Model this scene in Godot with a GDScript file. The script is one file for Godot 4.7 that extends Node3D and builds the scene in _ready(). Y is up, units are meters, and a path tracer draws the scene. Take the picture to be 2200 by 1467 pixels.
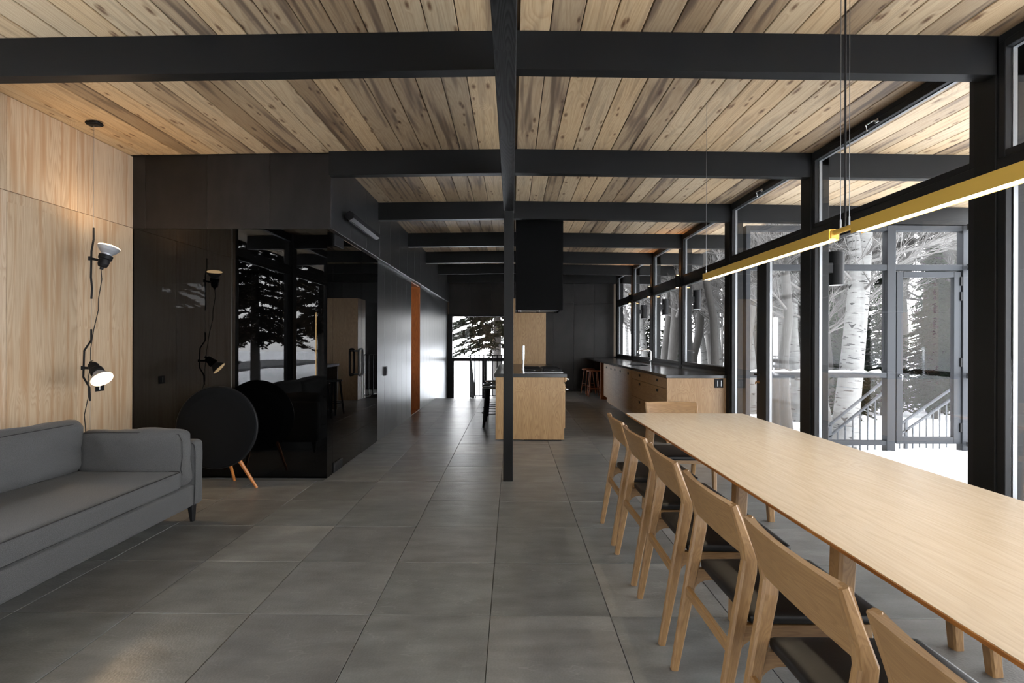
extends Node3D
# A long timber post-and-beam room in winter: kitchen at the far end, window wall on the right, dark glazed vestibule on the left.
# x runs to the right, y up; "depth" (d) runs away from the camera, so z = -d.

const ROOF_TOP := 3.253
const ROOF_FALL := 0.0135
const BEAM_DEPTH := 0.235
const BEAMS := [-2.45, -0.62, 1.2, 3.04, 4.91, 6.73, 8.64, 10.44, 12.16, 13.95]
const WALL_X := 2.9

var rng := RandomNumberGenerator.new()
var taken := {}
var M := {}

# ------------------------------------------------------------------ naming
func numbered(called: String) -> String:
	if not taken.has(called):
		taken[called] = 0
		return called
	taken[called] += 1
	return "%s_%03d" % [called, taken[called]]

func thing(called: String, label: String, category: String, at := Vector3.ZERO, turn := 0.0, group := "") -> Node3D:
	var o := Node3D.new()
	o.name = numbered(called)
	add_child(o)
	o.position = at
	o.rotation.y = turn
	tag(o, label, category, group)
	return o

func tag(o: Node, label: String, category: String, group := "") -> void:
	o.set_meta("label", label)
	o.set_meta("category", category)
	if group != "":
		o.set_meta("group", group)

func structure(called: String, label := "") -> Node3D:
	var o := Node3D.new()
	o.name = called
	add_child(o)
	o.set_meta("kind", "structure")
	if label != "":
		o.set_meta("label", label)
		o.set_meta("category", called.split("_")[0])
	return o

func put(st: SurfaceTool, called: String, m: Material, parent: Node) -> MeshInstance3D:
	var o := MeshInstance3D.new()
	o.name = called
	o.mesh = st.commit()
	o.material_override = m
	parent.add_child(o, true)
	return o

func copy_of(src: Node3D, label := "", group := "") -> Node3D:
	var base: String = src.name
	base = base.rstrip("0123456789").trim_suffix("_")
	var c: Node3D = src.duplicate()
	c.name = numbered(base)
	add_child(c)
	if label != "":
		c.set_meta("label", label)
	if group != "":
		c.set_meta("group", group)
	return c

# ------------------------------------------------------------------ mesh helpers
func mb() -> SurfaceTool:
	var st := SurfaceTool.new()
	st.begin(Mesh.PRIMITIVE_TRIANGLES)
	return st

func P(x: float, y: float, d: float) -> Vector3:
	return Vector3(x, y, -d)

func uv_of(p: Vector3, n: Vector3, grain: int, off: Vector2) -> Vector2:
	var a := n.abs()
	var ax := 0
	if a.y >= a.x and a.y >= a.z:
		ax = 1
	elif a.z >= a.x:
		ax = 2
	if grain == ax:
		return Vector2(p[(ax + 1) % 3], p[(ax + 2) % 3]) + off
	return Vector2(p[grain], p[3 - grain - ax]) + off

func face(st: SurfaceTool, pts: Array, n: Vector3, grain: int, off: Vector2) -> void:
	var m := pts.size()
	var cross: Vector3 = (pts[1] - pts[0]).cross(pts[2] - pts[0])
	for i in range(1, m - 1):
		var tri := [pts[0], pts[i], pts[i + 1]]
		if cross.dot(n) > 0.0:
			tri = [pts[0], pts[i + 1], pts[i]]
		for p in tri:
			st.set_normal(n)
			st.set_uv(uv_of(p, n, grain, off))
			st.add_vertex(p)

# chamfered box from corner a to corner b
func bbox(st: SurfaceTool, a: Vector3, b: Vector3, c := 0.004, grain := 1, off := Vector2.ZERO) -> void:
	var lo := Vector3(minf(a.x, b.x), minf(a.y, b.y), minf(a.z, b.z))
	var hi := Vector3(maxf(a.x, b.x), maxf(a.y, b.y), maxf(a.z, b.z))
	c = minf(c, (hi - lo)[(hi - lo).min_axis_index()] * 0.45)
	for ax in 3:
		var u := (ax + 1) % 3
		var v := (ax + 2) % 3
		for s in [0, 1]:
			var n := Vector3.ZERO
			n[ax] = 1.0 if s == 1 else -1.0
			var q := []
			for k in [[0, 0], [1, 0], [1, 1], [0, 1]]:
				var p := Vector3.ZERO
				p[ax] = hi[ax] if s == 1 else lo[ax]
				p[u] = (hi[u] - c) if k[0] == 1 else (lo[u] + c)
				p[v] = (hi[v] - c) if k[1] == 1 else (lo[v] + c)
				q.append(p)
			face(st, q, n, grain, off)
	if c <= 0.0:
		return
	for ax in 3:
		var u := (ax + 1) % 3
		var v := (ax + 2) % 3
		for su in [0, 1]:
			for sv in [0, 1]:
				var n := Vector3.ZERO
				n[u] = 0.7071 if su == 1 else -0.7071
				n[v] = 0.70711 if sv == 1 else -0.70711
				var q := []
				for k in [[0, 0], [1, 0], [1, 1], [0, 1]]:
					var p := Vector3.ZERO
					p[ax] = (hi[ax] - c) if k[0] == 1 else (lo[ax] + c)
					var ue := hi[u] if su == 1 else lo[u]
					var ve := hi[v] if sv == 1 else lo[v]
					var ui := (hi[u] - c) if su == 1 else (lo[u] + c)
					var vi := (hi[v] - c) if sv == 1 else (lo[v] + c)
					p[u] = ue if k[1] == 1 else ui
					p[v] = vi if k[1] == 1 else ve
					q.append(p)
				face(st, q, n, grain, off)
	for sx in [0, 1]:
		for sy in [0, 1]:
			for sz in [0, 1]:
				var s := [sx, sy, sz]
				var q := []
				var n := Vector3.ZERO
				for k in 3:
					n[k] = 0.577 if s[k] == 1 else -0.577
					var p := Vector3.ZERO
					for j in 3:
						var e: float = hi[j] if s[j] == 1 else lo[j]
						var inn: float = (hi[j] - c) if s[j] == 1 else (lo[j] + c)
						p[j] = e if j == k else inn
					q.append(p)
				face(st, q, n, grain, off)

func block(called: String, a: Vector3, b: Vector3, m: Material, parent: Node, c := 0.004, grain := 1, off := Vector2.ZERO) -> MeshInstance3D:
	var st := mb()
	bbox(st, a, b, c, grain, off)
	return put(st, called, m, parent)

# prism: outline in x,y between depths d0 and d1
func prism(st: SurfaceTool, outline: PackedVector2Array, d0: float, d1: float, grain := 0, off := Vector2.ZERO) -> void:
	var idx := Geometry2D.triangulate_polygon(outline)
	for side in [[d0, 1.0], [d1, -1.0]]:
		for i in range(0, idx.size(), 3):
			var q := []
			for k in 3:
				var p: Vector2 = outline[idx[i + k]]
				q.append(Vector3(p.x, p.y, -side[0]))
			face(st, q, Vector3(0, 0, side[1]), grain, off)
	var area := 0.0
	for i in outline.size():
		area += outline[i].cross(outline[(i + 1) % outline.size()])
	for i in outline.size():
		var p: Vector2 = outline[i]
		var r: Vector2 = outline[(i + 1) % outline.size()]
		var e := r - p
		var n := Vector3(e.y, -e.x, 0).normalized() * (1.0 if area > 0 else -1.0)
		face(st, [Vector3(p.x, p.y, -d0), Vector3(r.x, r.y, -d0), Vector3(r.x, r.y, -d1), Vector3(p.x, p.y, -d1)], n, grain, off)

# swept round tube
func tube(st: SurfaceTool, pts: Array, radii: Array, sides := 8, caps := true) -> void:
	var n := pts.size()
	var rings := []
	var dirs := []
	var up := Vector3(0.13, 1.0, 0.21).normalized()
	var along := 0.0
	for i in n:
		var d: Vector3
		if i == 0:
			d = pts[1] - pts[0]
		elif i == n - 1:
			d = pts[n - 1] - pts[n - 2]
		else:
			d = (pts[i + 1] - pts[i]).normalized() + (pts[i] - pts[i - 1]).normalized()
		d = d.normalized()
		if absf(d.dot(up)) > 0.97:
			up = Vector3(1, 0.1, 0.2).normalized()
		var s := d.cross(up).normalized()
		var t := s.cross(d).normalized()
		up = t
		var ring := []
		for k in sides:
			var a := TAU * k / sides
			ring.append(s * cos(a) + t * sin(a))
		rings.append(ring)
		dirs.append(d)
	for i in n - 1:
		var step: float = (pts[i + 1] - pts[i]).length()
		for k in sides:
			var k2 := (k + 1) % sides
			var r0: float = radii[i] if radii.size() > 1 else radii[0]
			var r1: float = radii[i + 1] if radii.size() > 1 else radii[0]
			var c := [[pts[i], rings[i][k], r0, along, k], [pts[i + 1], rings[i + 1][k], r1, along + step, k], [pts[i + 1], rings[i + 1][k2], r1, along + step, k + 1], [pts[i], rings[i][k2], r0, along, k + 1]]
			var fl: bool = ((c[1][0] + c[1][1] * r1 - c[0][0] - c[0][1] * r0).cross(c[2][0] + c[2][1] * r1 - c[0][0] - c[0][1] * r0)).dot(rings[i][k]) > 0.0
			for t in ([0, 2, 1, 0, 3, 2] if fl else [0, 1, 2, 0, 2, 3]):
				var q: Array = c[t]
				st.set_normal(q[1])
				st.set_uv(Vector2(q[3], float(q[4]) / sides * TAU * q[2]))
				st.add_vertex(q[0] + q[1] * q[2])
		along += step
	if caps:
		for e in [0, n - 1]:
			var r: float = radii[e] if radii.size() > 1 else radii[0]
			var nn: Vector3 = -dirs[0] if e == 0 else dirs[n - 1]
			var q := []
			for k in sides:
				q.append(pts[e] + rings[e][k] * r)
			if r > 0.0015:
				face(st, q, nn, 0, Vector2.ZERO)

# lathe about the local y axis, then placed by xf; profile = [[radius, y], ...]
func lathe(st: SurfaceTool, profile: Array, seg: int, xf := Transform3D()) -> void:
	for i in profile.size() - 1:
		var r0: float = profile[i][0]
		var y0: float = profile[i][1]
		var r1: float = profile[i + 1][0]
		var y1: float = profile[i + 1][1]
		var nr := (y1 - y0)
		var ny := -(r1 - r0)
		var ln := sqrt(nr * nr + ny * ny)
		if ln < 1e-7:
			continue
		nr /= ln
		ny /= ln
		for k in seg:
			var a0 := TAU * k / seg
			var a1 := TAU * (k + 1) / seg
			var q := [Vector3(r0 * cos(a0), y0, r0 * sin(a0)), Vector3(r1 * cos(a0), y1, r1 * sin(a0)), Vector3(r1 * cos(a1), y1, r1 * sin(a1)), Vector3(r0 * cos(a1), y0, r0 * sin(a1))]
			var ns := [Vector3(nr * cos(a0), ny, nr * sin(a0)), Vector3(nr * cos(a1), ny, nr * sin(a1))]
			var nn := [ns[0], ns[0], ns[1], ns[1]]
			var cr: Vector3 = (q[1] - q[0]).cross(q[2] - q[0])
			if cr.length() < 1e-9:
				cr = (q[2] - q[0]).cross(q[3] - q[0])
			for t in ([0, 2, 1, 0, 3, 2] if cr.dot(ns[0] + ns[1]) > 0 else [0, 1, 2, 0, 2, 3]):
				st.set_normal((xf.basis * nn[t]).normalized())
				st.set_uv(Vector2(q[t].y, (a0 if t < 2 else a1) * maxf(r0, r1)))
				st.add_vertex(xf * q[t])

# loft of chamfered rectangles along a polyline; sizes[i] = Vector2(across side, across up)
func loft(st: SurfaceTool, pts: Array, sizes: Array, side: Vector3, ch := 0.2, off := Vector2.ZERO) -> void:
	var rings := []
	var along := [0.0]
	for i in pts.size():
		var d: Vector3
		if i == 0:
			d = pts[1] - pts[0]
		elif i == pts.size() - 1:
			d = pts[i] - pts[i - 1]
		else:
			d = (pts[i + 1] - pts[i]).normalized() + (pts[i] - pts[i - 1]).normalized()
		d = d.normalized()
		var u := (side - d * side.dot(d)).normalized()
		var v := d.cross(u).normalized()
		var s: Vector2 = sizes[i] * 0.5
		var c: float = minf(s.x, s.y) * ch * 2.0
		var ring := []
		for k in [[1, -1, 0], [1, 1, 0], [1, 1, 1], [-1, 1, 1], [-1, 1, 0], [-1, -1, 0], [-1, -1, 1], [1, -1, 1]]:
			var x: float = k[0] * (s.x if k[2] == 0 else s.x - c)
			var y: float = k[1] * (s.y if k[2] == 1 else s.y - c)
			ring.append(pts[i] + u * x + v * y)
		rings.append(ring)
		if i > 0:
			along.append(along[i - 1] + (pts[i] - pts[i - 1]).length())
	for i in pts.size() - 1:
		var per := 0.0
		var ctr: Vector3 = (pts[i] + pts[i + 1]) * 0.5
		for k in 8:
			var k2 := (k + 1) % 8
			var q := [rings[i][k], rings[i + 1][k], rings[i + 1][k2], rings[i][k2]]
			var w: float = (rings[i][k2] - rings[i][k]).length()
			var n: Vector3 = (q[1] - q[0]).cross(q[3] - q[0]).normalized()
			var mid: Vector3 = (q[0] + q[1] + q[2] + q[3]) * 0.25
			var flip := n.dot(mid - ctr) < 0.0
			if flip:
				n = -n
			var uvs := [Vector2(along[i], per), Vector2(along[i + 1], per), Vector2(along[i + 1], per + w), Vector2(along[i], per + w)]
			for t in ([0, 1, 2, 0, 2, 3] if flip else [0, 2, 1, 0, 3, 2]):
				st.set_normal(n)
				st.set_uv(uvs[t] + off)
				st.add_vertex(q[t])
			per += w
	face(st, rings[0], (pts[0] - pts[1]).normalized(), 0, off)
	face(st, rings[-1], (pts[-1] - pts[-2]).normalized(), 0, off)

# soft upholstered box: rounded edges, puffed faces, gentle creases
func cushion(st: SurfaceTool, lo: Vector3, hi: Vector3, r: float, puff: Vector3, sd: int, n := 18, wrinkle := 0.004) -> void:
	var noise := FastNoiseLite.new()
	noise.seed = sd
	noise.frequency = 3.2
	var c := (lo + hi) * 0.5
	var h := (hi - lo) * 0.5
	var core := h - Vector3(r, r, r)
	st.set_smooth_group(1)
	for ax in 3:
		var u := (ax + 1) % 3
		var v := (ax + 2) % 3
		for s in [-1.0, 1.0]:
			var grid := []
			for i in n + 1:
				var row := []
				for j in n + 1:
					var a := -cos(PI * i / n)
					var b := -cos(PI * j / n)
					a = lerpf(a, 2.0 * i / n - 1.0, 0.35)
					b = lerpf(b, 2.0 * j / n - 1.0, 0.35)
					var p := Vector3.ZERO
					p[ax] = s * h[ax]
					p[u] = a * h[u]
					p[v] = b * h[v]
					var q := Vector3(clampf(p.x, -core.x, core.x), clampf(p.y, -core.y, core.y), clampf(p.z, -core.z, core.z))
					var d := p - q
					p = q + (d.normalized() * r if d.length() > 1e-6 else Vector3.ZERO)
					var t := Vector3(p.x / h.x, p.y / h.y, p.z / h.z)
					p.x += signf(p.x) * puff.x * (1 - t.y * t.y) * (1 - t.z * t.z) * absf(t.x)
					p.y += signf(p.y) * puff.y * (1 - t.x * t.x) * (1 - t.z * t.z) * absf(t.y)
					p.z += signf(p.z) * puff.z * (1 - t.x * t.x) * (1 - t.y * t.y) * absf(t.z)
					p += t.normalized() * noise.get_noise_3dv((p + c) * Vector3(1, 1.6, 1)) * wrinkle * 2.0
					row.append(p + c)
				grid.append(row)
			for i in n:
				for j in n:
					var q := [grid[i][j], grid[i + 1][j], grid[i + 1][j + 1], grid[i][j + 1]]
					for t in ([0, 2, 1, 0, 3, 2] if s > 0 else [0, 1, 2, 0, 2, 3]):
						st.set_uv(Vector2(q[t][u], q[t][v]))
						st.add_vertex(q[t])
	st.generate_normals()

# ------------------------------------------------------------------ textures
func stretched(w: int, h: int, sw: int, sh: int, freq: float, sd: int, oct := 3) -> PackedByteArray:
	var n := FastNoiseLite.new()
	n.seed = sd
	n.noise_type = FastNoiseLite.TYPE_SIMPLEX_SMOOTH
	n.frequency = freq
	n.fractal_octaves = oct
	var im := n.get_seamless_image(sw, sh)
	im.convert(Image.FORMAT_L8)
	if sw != w or sh != h:
		im.resize(w, h, Image.INTERPOLATE_CUBIC)
	return im.get_data()

# u runs along the grain. c0 early wood, c1 late wood, c2 streaks
func wood(w: int, h: int, sd: int, c0: Color, c1: Color, c2: Color, rings: float, ring_amount: float, fine_amount: float, streak_amount: float, knots: int, knot_color := Color(0.2, 0.12, 0.07)) -> ImageTexture:
	var a := stretched(w, h, maxi(w / 24, 8), maxi(h / 3, 8), 0.022, sd, 2)
	var f := stretched(w, h, maxi(w / 10, 8), h, 0.16, sd + 1, 2)
	var s := stretched(w, h, maxi(w / 32, 8), maxi(h / 3, 8), 0.06, sd + 2, 2)
	var field := PackedFloat32Array()
	field.resize(w * h)
	var dark := PackedFloat32Array()
	dark.resize(w * h)
	for i in w * h:
		field[i] = a[i] / 255.0
	var r := RandomNumberGenerator.new()
	r.seed = sd * 77 + 5
	for k in knots:
		var kx := r.randi_range(0, w - 1)
		var ky := r.randi_range(0, h - 1)
		var kr := r.randf_range(5.0, 11.0)
		var st := r.randf_range(1.5, 2.6)
		var amp := r.randf_range(0.12, 0.3)
		for dy in range(-int(kr * 4), int(kr * 4)):
			for dx in range(-int(kr * 10), int(kr * 10)):
				var e := sqrt(pow(dx / st, 2.0) + dy * dy) / kr
				if e > 4.0:
					continue
				var at := posmod(ky + dy, h) * w + posmod(kx + dx, w)
				field[at] += amp * exp(-e * e * 0.6)
				dark[at] = maxf(dark[at], clampf(1.25 - e, 0.0, 1.0) * 0.75)
	var out := PackedByteArray()
	out.resize(w * h * 3)
	for i in w * h:
		var t := fposmod(field[i] * rings, 1.0)
		t = t / 0.75 if t < 0.75 else (1.0 - t) / 0.25
		t = t * t * ring_amount + (f[i] / 255.0) * fine_amount
		var k := clampf((s[i] / 255.0 - 0.5) * 3.0, 0.0, 1.0) * streak_amount
		var c := c0.lerp(c1, clampf(t, 0.0, 1.0)).lerp(c2, k)
		if dark[i] > 0.0:
			c = c.lerp(knot_color, dark[i])
		out[i * 3] = int(clampf(c.r, 0, 1) * 255)
		out[i * 3 + 1] = int(clampf(c.g, 0, 1) * 255)
		out[i * 3 + 2] = int(clampf(c.b, 0, 1) * 255)
	return ImageTexture.create_from_image(Image.create_from_data(w, h, false, Image.FORMAT_RGB8, out))

func mottled(w: int, h: int, sd: int, c0: Color, c1: Color, f1: float, f2: float, f3: float, vein := 0.0, vein_color := Color.WHITE) -> Array:
	var a := stretched(w, h, w / 3, h, f1, sd, 4)
	var b := stretched(w, h, w, h / 2, f2, sd + 1, 3)
	var g := stretched(w, h, w, h, f3, sd + 2, 2)
	var v := stretched(w, h, w / 3, h, f1 * 0.8, sd + 3, 4)
	var out := PackedByteArray()
	out.resize(w * h * 3)
	var hm := PackedByteArray()
	hm.resize(w * h)
	for i in w * h:
		var t := (a[i] * 0.55 + b[i] * 0.25 + g[i] * 0.2) / 255.0
		t = clampf((t - 0.5) * 1.35 + 0.5, 0.0, 1.0)
		var c := c0.lerp(c1, t)
		var e := absf(v[i] / 255.0 - 0.5)
		var k := clampf(1.0 - e * 60.0, 0.0, 1.0) * clampf((b[i] / 255.0 - 0.42) * 4.0, 0.0, 1.0)
		if vein > 0.0 and k > 0.0:
			c = c.lerp(vein_color, k * vein)
		out[i * 3] = int(c.r * 255)
		out[i * 3 + 1] = int(c.g * 255)
		out[i * 3 + 2] = int(c.b * 255)
		hm[i] = int(clampf(a[i] * 0.5 + g[i] * 0.25 + b[i] * 0.25 + (e * 200.0 if e < 0.02 else 4.0), 0, 255))
	return [ImageTexture.create_from_image(Image.create_from_data(w, h, false, Image.FORMAT_RGB8, out)), ImageTexture.create_from_image(Image.create_from_data(w, h, false, Image.FORMAT_L8, hm))]

# white birch bark: u runs up the trunk, dark dashes run round it
func birch_bark(w: int, h: int, sd: int) -> ImageTexture:
	var g := stretched(w, h, w, h / 4, 0.06, sd, 3)
	var im := Image.create(w, h, false, Image.FORMAT_RGB8)
	for y in h:
		for x in w:
			var t := g[y * w + x] / 255.0
			im.set_pixel(x, y, Color(0.80, 0.79, 0.77).lerp(Color(0.95, 0.945, 0.93), t))
	var r := RandomNumberGenerator.new()
	r.seed = sd
	for k in 130:
		var x := r.randi_range(0, w - 1)
		var y := r.randi_range(0, h - 1)
		var ln := r.randi_range(8, 46)
		var th := r.randi_range(1, 3)
		for a in ln:
			for b in th + (1 if a > ln / 3 and a < ln * 2 / 3 else 0):
				im.set_pixel((x + b) % w, (y + a) % h, Color(0.25, 0.23, 0.22))
	for k in 5:
		var x := r.randi_range(0, w - 1)
		var y := r.randi_range(0, h - 1)
		for a in 34:
			var hw := int(absf(17 - a) * 0.7)
			for b in 13 - hw:
				im.set_pixel(posmod(x - b + hw / 2, w), (y + a) % h, Color(0.2, 0.185, 0.175))
	return ImageTexture.create_from_image(im)

func mat(called: String, c: Color, rough: float, tex: Texture2D = null, scale := Vector2.ONE, spec := 0.5) -> StandardMaterial3D:
	var m := StandardMaterial3D.new()
	m.resource_name = called
	m.albedo_color = c
	m.roughness = rough
	m.metallic_specular = spec
	if tex:
		m.albedo_texture = tex
		m.uv1_scale = Vector3(scale.x, scale.y, 1)
	return m

func glass(called: String, alpha := 0.003, c := Color(0.5, 0.55, 0.54)) -> StandardMaterial3D:
	var m := StandardMaterial3D.new()
	m.resource_name = called
	m.transparency = BaseMaterial3D.TRANSPARENCY_ALPHA
	m.albedo_color = Color(c.r, c.g, c.b, alpha)
	m.roughness = 0.0
	m.metallic_specular = 0.45
	return m

func glow(called: String, c: Color, e: float) -> StandardMaterial3D:
	var m := mat(called, Color(0.9, 0.9, 0.9), 0.5)
	m.emission_enabled = true
	m.emission = c
	m.emission_energy_multiplier = e
	return m

func make_materials() -> void:
	var pine_a := wood(1024, 512, 11, Color(0.80, 0.73, 0.61), Color(0.67, 0.57, 0.45), Color(0.52, 0.45, 0.37), 9.0, 0.5, 0.45, 0.35, 26, Color(0.30, 0.19, 0.11))
	var pine_b := wood(1024, 512, 29, Color(0.77, 0.70, 0.59), Color(0.63, 0.54, 0.43), Color(0.40, 0.34, 0.29), 7.0, 0.4, 0.5, 0.8, 20, Color(0.27, 0.17, 0.10))
	var tints := [Color(0.98, 0.98, 0.98), Color(0.90, 0.885, 0.87), Color(1.0, 0.975, 0.94), Color(0.82, 0.79, 0.76)]
	for i in 4:
		M["pine%d" % i] = mat("ceiling_pine_%d" % i, tints[i], 0.55, pine_a if i % 2 == 0 else pine_b, Vector2(0.4, 1.25))
	var ash := wood(1024, 1024, 43, Color(0.77, 0.71, 0.63), Color(0.66, 0.58, 0.49), Color(0.65, 0.53, 0.41), 12.0, 0.6, 0.5, 0.75, 0)
	for i in 3:
		M["ash%d" % i] = mat("wall_veneer_%d" % i, [Color(0.97, 0.95, 0.93), Color(0.93, 0.9, 0.86), Color(1.0, 0.97, 0.93)][i], 0.45, ash, Vector2(0.3, 0.8))
	var oak := wood(1024, 512, 57, Color(0.76, 0.65, 0.50), Color(0.60, 0.48, 0.34), Color(0.62, 0.50, 0.36), 10.0, 0.5, 0.6, 0.4, 0)
	M.oak = mat("cabinet_oak", Color(0.88, 0.85, 0.80), 0.42, oak, Vector2(0.55, 1.6))
	M.oak_end = mat("oak_end_panel", Color(0.85, 0.81, 0.76), 0.42, oak, Vector2(0.5, 1.3))
	M.oak_red = mat("door_reveal_oak", Color(0.86, 0.60, 0.38), 0.4, oak, Vector2(0.5, 1.0))
	M.table = mat("table_maple", Color(1.0, 0.98, 0.95), 0.27, wood(1024, 512, 71, Color(0.85, 0.82, 0.77), Color(0.765, 0.72, 0.66), Color(0.79, 0.745, 0.68), 6.0, 0.35, 0.5, 0.4, 0), Vector2(0.5, 1.2))
	M.table_edge = mat("table_edge_oil", Color(0.90, 0.72, 0.46), 0.4, oak, Vector2(0.6, 3.0))
	M.chair = mat("chair_oak", Color(0.73, 0.68, 0.60), 0.4, oak, Vector2(0.9, 3.2))
	M.stool = mat("stool_wood", Color(0.72, 0.47, 0.28), 0.45, oak, Vector2(0.9, 4.0))
	M.leg_wood = mat("speaker_leg_oak", Color(0.95, 0.72, 0.48), 0.4, oak, Vector2(1.0, 4.0))
	var ebony := wood(1024, 512, 83, Color(0.185, 0.19, 0.192), Color(0.03, 0.031, 0.033), Color(0.10, 0.105, 0.107), 15.0, 0.95, 0.35, 0.3, 5, Color(0.03, 0.03, 0.03))
	M.ebony = mat("black_stained_timber", Color(1, 1, 1), 0.45, ebony, Vector2(0.45, 1.4), 0.28)
	M.beam = mat("black_stained_beam", Color(0.085, 0.088, 0.09), 0.48, null, Vector2.ONE, 0.28)
	M.beam.heightmap_enabled = true
	M.beam.heightmap_scale = 0.05
	M.beam.heightmap_texture = ebony
	M.beam.uv1_scale = Vector3(0.3, 1.0, 1)
	M.frame = mat("window_frame_anthracite", Color(0.115, 0.118, 0.124), 0.42, null, Vector2.ONE, 0.28)
	M.porch_frame = mat("porch_frame_grey", Color(0.21, 0.22, 0.235), 0.5, null, Vector2.ONE, 0.3)
	M.alu = mat("aluminium_bead", Color(0.5, 0.51, 0.52), 0.35)
	M.alu.metallic = 0.6
	var st := mottled(512, 512, 7, Color(0.15, 0.145, 0.14), Color(0.095, 0.092, 0.09), 0.02, 0.012, 0.2)
	M.steel = mat("blackened_steel_panel", Color(1.0, 0.98, 0.97), 0.42, st[0], Vector2(0.55, 0.55), 0.35)
	M.steel_b = mat("blackened_steel_panel_b", Color(0.9, 0.88, 0.87), 0.40, st[0], Vector2(0.6, 0.5), 0.35)
	var plank := wood(512, 512, 91, Color(0.17, 0.172, 0.175), Color(0.11, 0.112, 0.115), Color(0.14, 0.142, 0.145), 8.0, 0.4, 0.5, 0.4, 0)
	M.wall_black = mat("black_stained_wall_panel", Color(0.95, 0.96, 0.97), 0.33, plank, Vector2(0.4, 1.0))
	var sl := mottled(1024, 1024, 19, Color(0.405, 0.405, 0.40), Color(0.535, 0.54, 0.535), 0.010, 0.006, 0.11, 0.5, Color(0.62, 0.62, 0.61))
	for i in 6:
		var m := mat("slate_tile_%d" % i, [Color(1, 1, 1), Color(0.93, 0.93, 0.93), Color(0.97, 0.965, 0.95), Color(0.9, 0.91, 0.91), Color(1.03, 1.02, 1.0), Color(0.95, 0.96, 0.96)][i], 0.33, sl[0], Vector2.ONE, 0.45)
		m.uv1_triplanar = true
		m.uv1_world_triplanar = true
		m.uv1_scale = Vector3(0.62, 0.62, 0.62)
		m.uv1_offset = Vector3(0.17 * i, 0.31 * i, 0.43 * i)
		m.heightmap_enabled = true
		m.heightmap_texture = sl[1]
		m.heightmap_scale = 0.25
		M["slate%d" % i] = m
	M.grout = mat("grout", Color(0.42, 0.42, 0.41), 0.8)
	var fb := stretched(256, 256, 256, 256, 0.45, 131, 2)
	var fd := PackedByteArray()
	fd.resize(256 * 256 * 3)
	for i in 256 * 256:
		var t := clampf((fb[i] / 255.0 - 0.5) * 1.6 + 0.5, 0, 1)
		fd[i * 3] = int(lerpf(70, 122, t))
		fd[i * 3 + 1] = int(lerpf(71, 123, t))
		fd[i * 3 + 2] = int(lerpf(71, 123, t))
	var fab := ImageTexture.create_from_image(Image.create_from_data(256, 256, false, Image.FORMAT_RGB8, fd))
	M.fabric = mat("sofa_wool", Color(0.78, 0.78, 0.785), 0.9, fab, Vector2.ONE, 0.2)
	M.fabric.uv1_triplanar = true
	M.fabric.uv1_scale = Vector3(3, 3, 3)
	M.fabric.rim_enabled = true
	M.fabric.rim = 0.15
	M.piping = mat("sofa_piping", Color(0.12, 0.12, 0.125), 0.8)
	M.black = mat("black_matt", Color(0.09, 0.09, 0.095), 0.5, null, Vector2.ONE, 0.28)
	M.hood = mat("hood_black", Color(0.04, 0.04, 0.042), 0.6, null, Vector2.ONE, 0.14)
	M.cloth_black = mat("speaker_cloth", Color(0.20, 0.21, 0.225), 0.9, fab, Vector2.ONE, 0.2)
	M.cloth_black.uv1_triplanar = true
	M.cloth_black.uv1_scale = Vector3(4, 4, 4)
	M.leather = mat("black_leather", Color(0.07, 0.071, 0.073), 0.45, null, Vector2.ONE, 0.4)
	M.leather.heightmap_enabled = true
	M.leather.heightmap_texture = sl[1]
	M.leather.heightmap_scale = 0.03
	M.leather.uv1_triplanar = true
	M.leather.uv1_scale = Vector3(2, 2, 2)
	M.stone_top = mat("dark_stone_worktop", Color(0.16, 0.165, 0.17), 0.22)
	M.chrome = mat("chrome", Color(0.85, 0.86, 0.87), 0.12)
	M.chrome.metallic = 1.0
	M.grey_metal = mat("brushed_metal", Color(0.55, 0.56, 0.57), 0.35)
	M.grey_metal.metallic = 1.0
	M.brass = mat("pendant_gold_anodised", Color(0.78, 0.64, 0.29), 0.42)
	M.brass.metallic = 0.35
	M.brass_key = mat("brass_key", Color(0.72, 0.55, 0.35), 0.3)
	M.brass_key.metallic = 0.8
	M.cord = mat("black_cord", Color(0.07, 0.06, 0.06), 0.7)
	M.wire = mat("steel_wire", Color(0.5, 0.5, 0.5), 0.4)
	M.white = mat("white_plastic", Color(0.85, 0.85, 0.85), 0.5)
	M.bulb_silver = mat("bulb_reflector", Color(0.62, 0.63, 0.65), 0.35)
	M.bulb_silver.metallic = 0.3
	M.glass = glass("clear_glass")
	M.glass_porch = glass("porch_glass")
	M.glass_porch.metallic_specular = 0.2
	M.tint = glass("black_tinted_glass", 0.94, Color(0.012, 0.012, 0.013))
	M.led = glow("pendant_led_light", Color(1.0, 0.93, 0.80), 1.6)
	M.led_dim = glow("floor_lamp_led_light", Color(1.0, 0.82, 0.55), 0.35)
	M.bulb_glow = glow("bulb_light", Color(1.0, 0.84, 0.62), 0.6)
	M.warm_glow = glow("sconce_light", Color(1.0, 0.72, 0.42), 2.0)
	var sn := mottled(512, 512, 61, Color(0.93, 0.94, 0.95), Color(0.97, 0.97, 0.975), 0.02, 0.02, 0.15)
	M.snow = mat("snow", Color(1, 1, 1), 0.85, sn[0])
	M.snow.uv1_triplanar = true
	M.snow.uv1_world_triplanar = true
	M.snow.uv1_scale = Vector3(0.3, 0.3, 0.3)
	M.snow.heightmap_enabled = true
	M.snow.heightmap_texture = sn[1]
	M.snow.heightmap_scale = 2.0
	var bk := mottled(256, 512, 67, Color(0.30, 0.285, 0.27), Color(0.44, 0.43, 0.415), 0.05, 0.03, 0.3)
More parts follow.
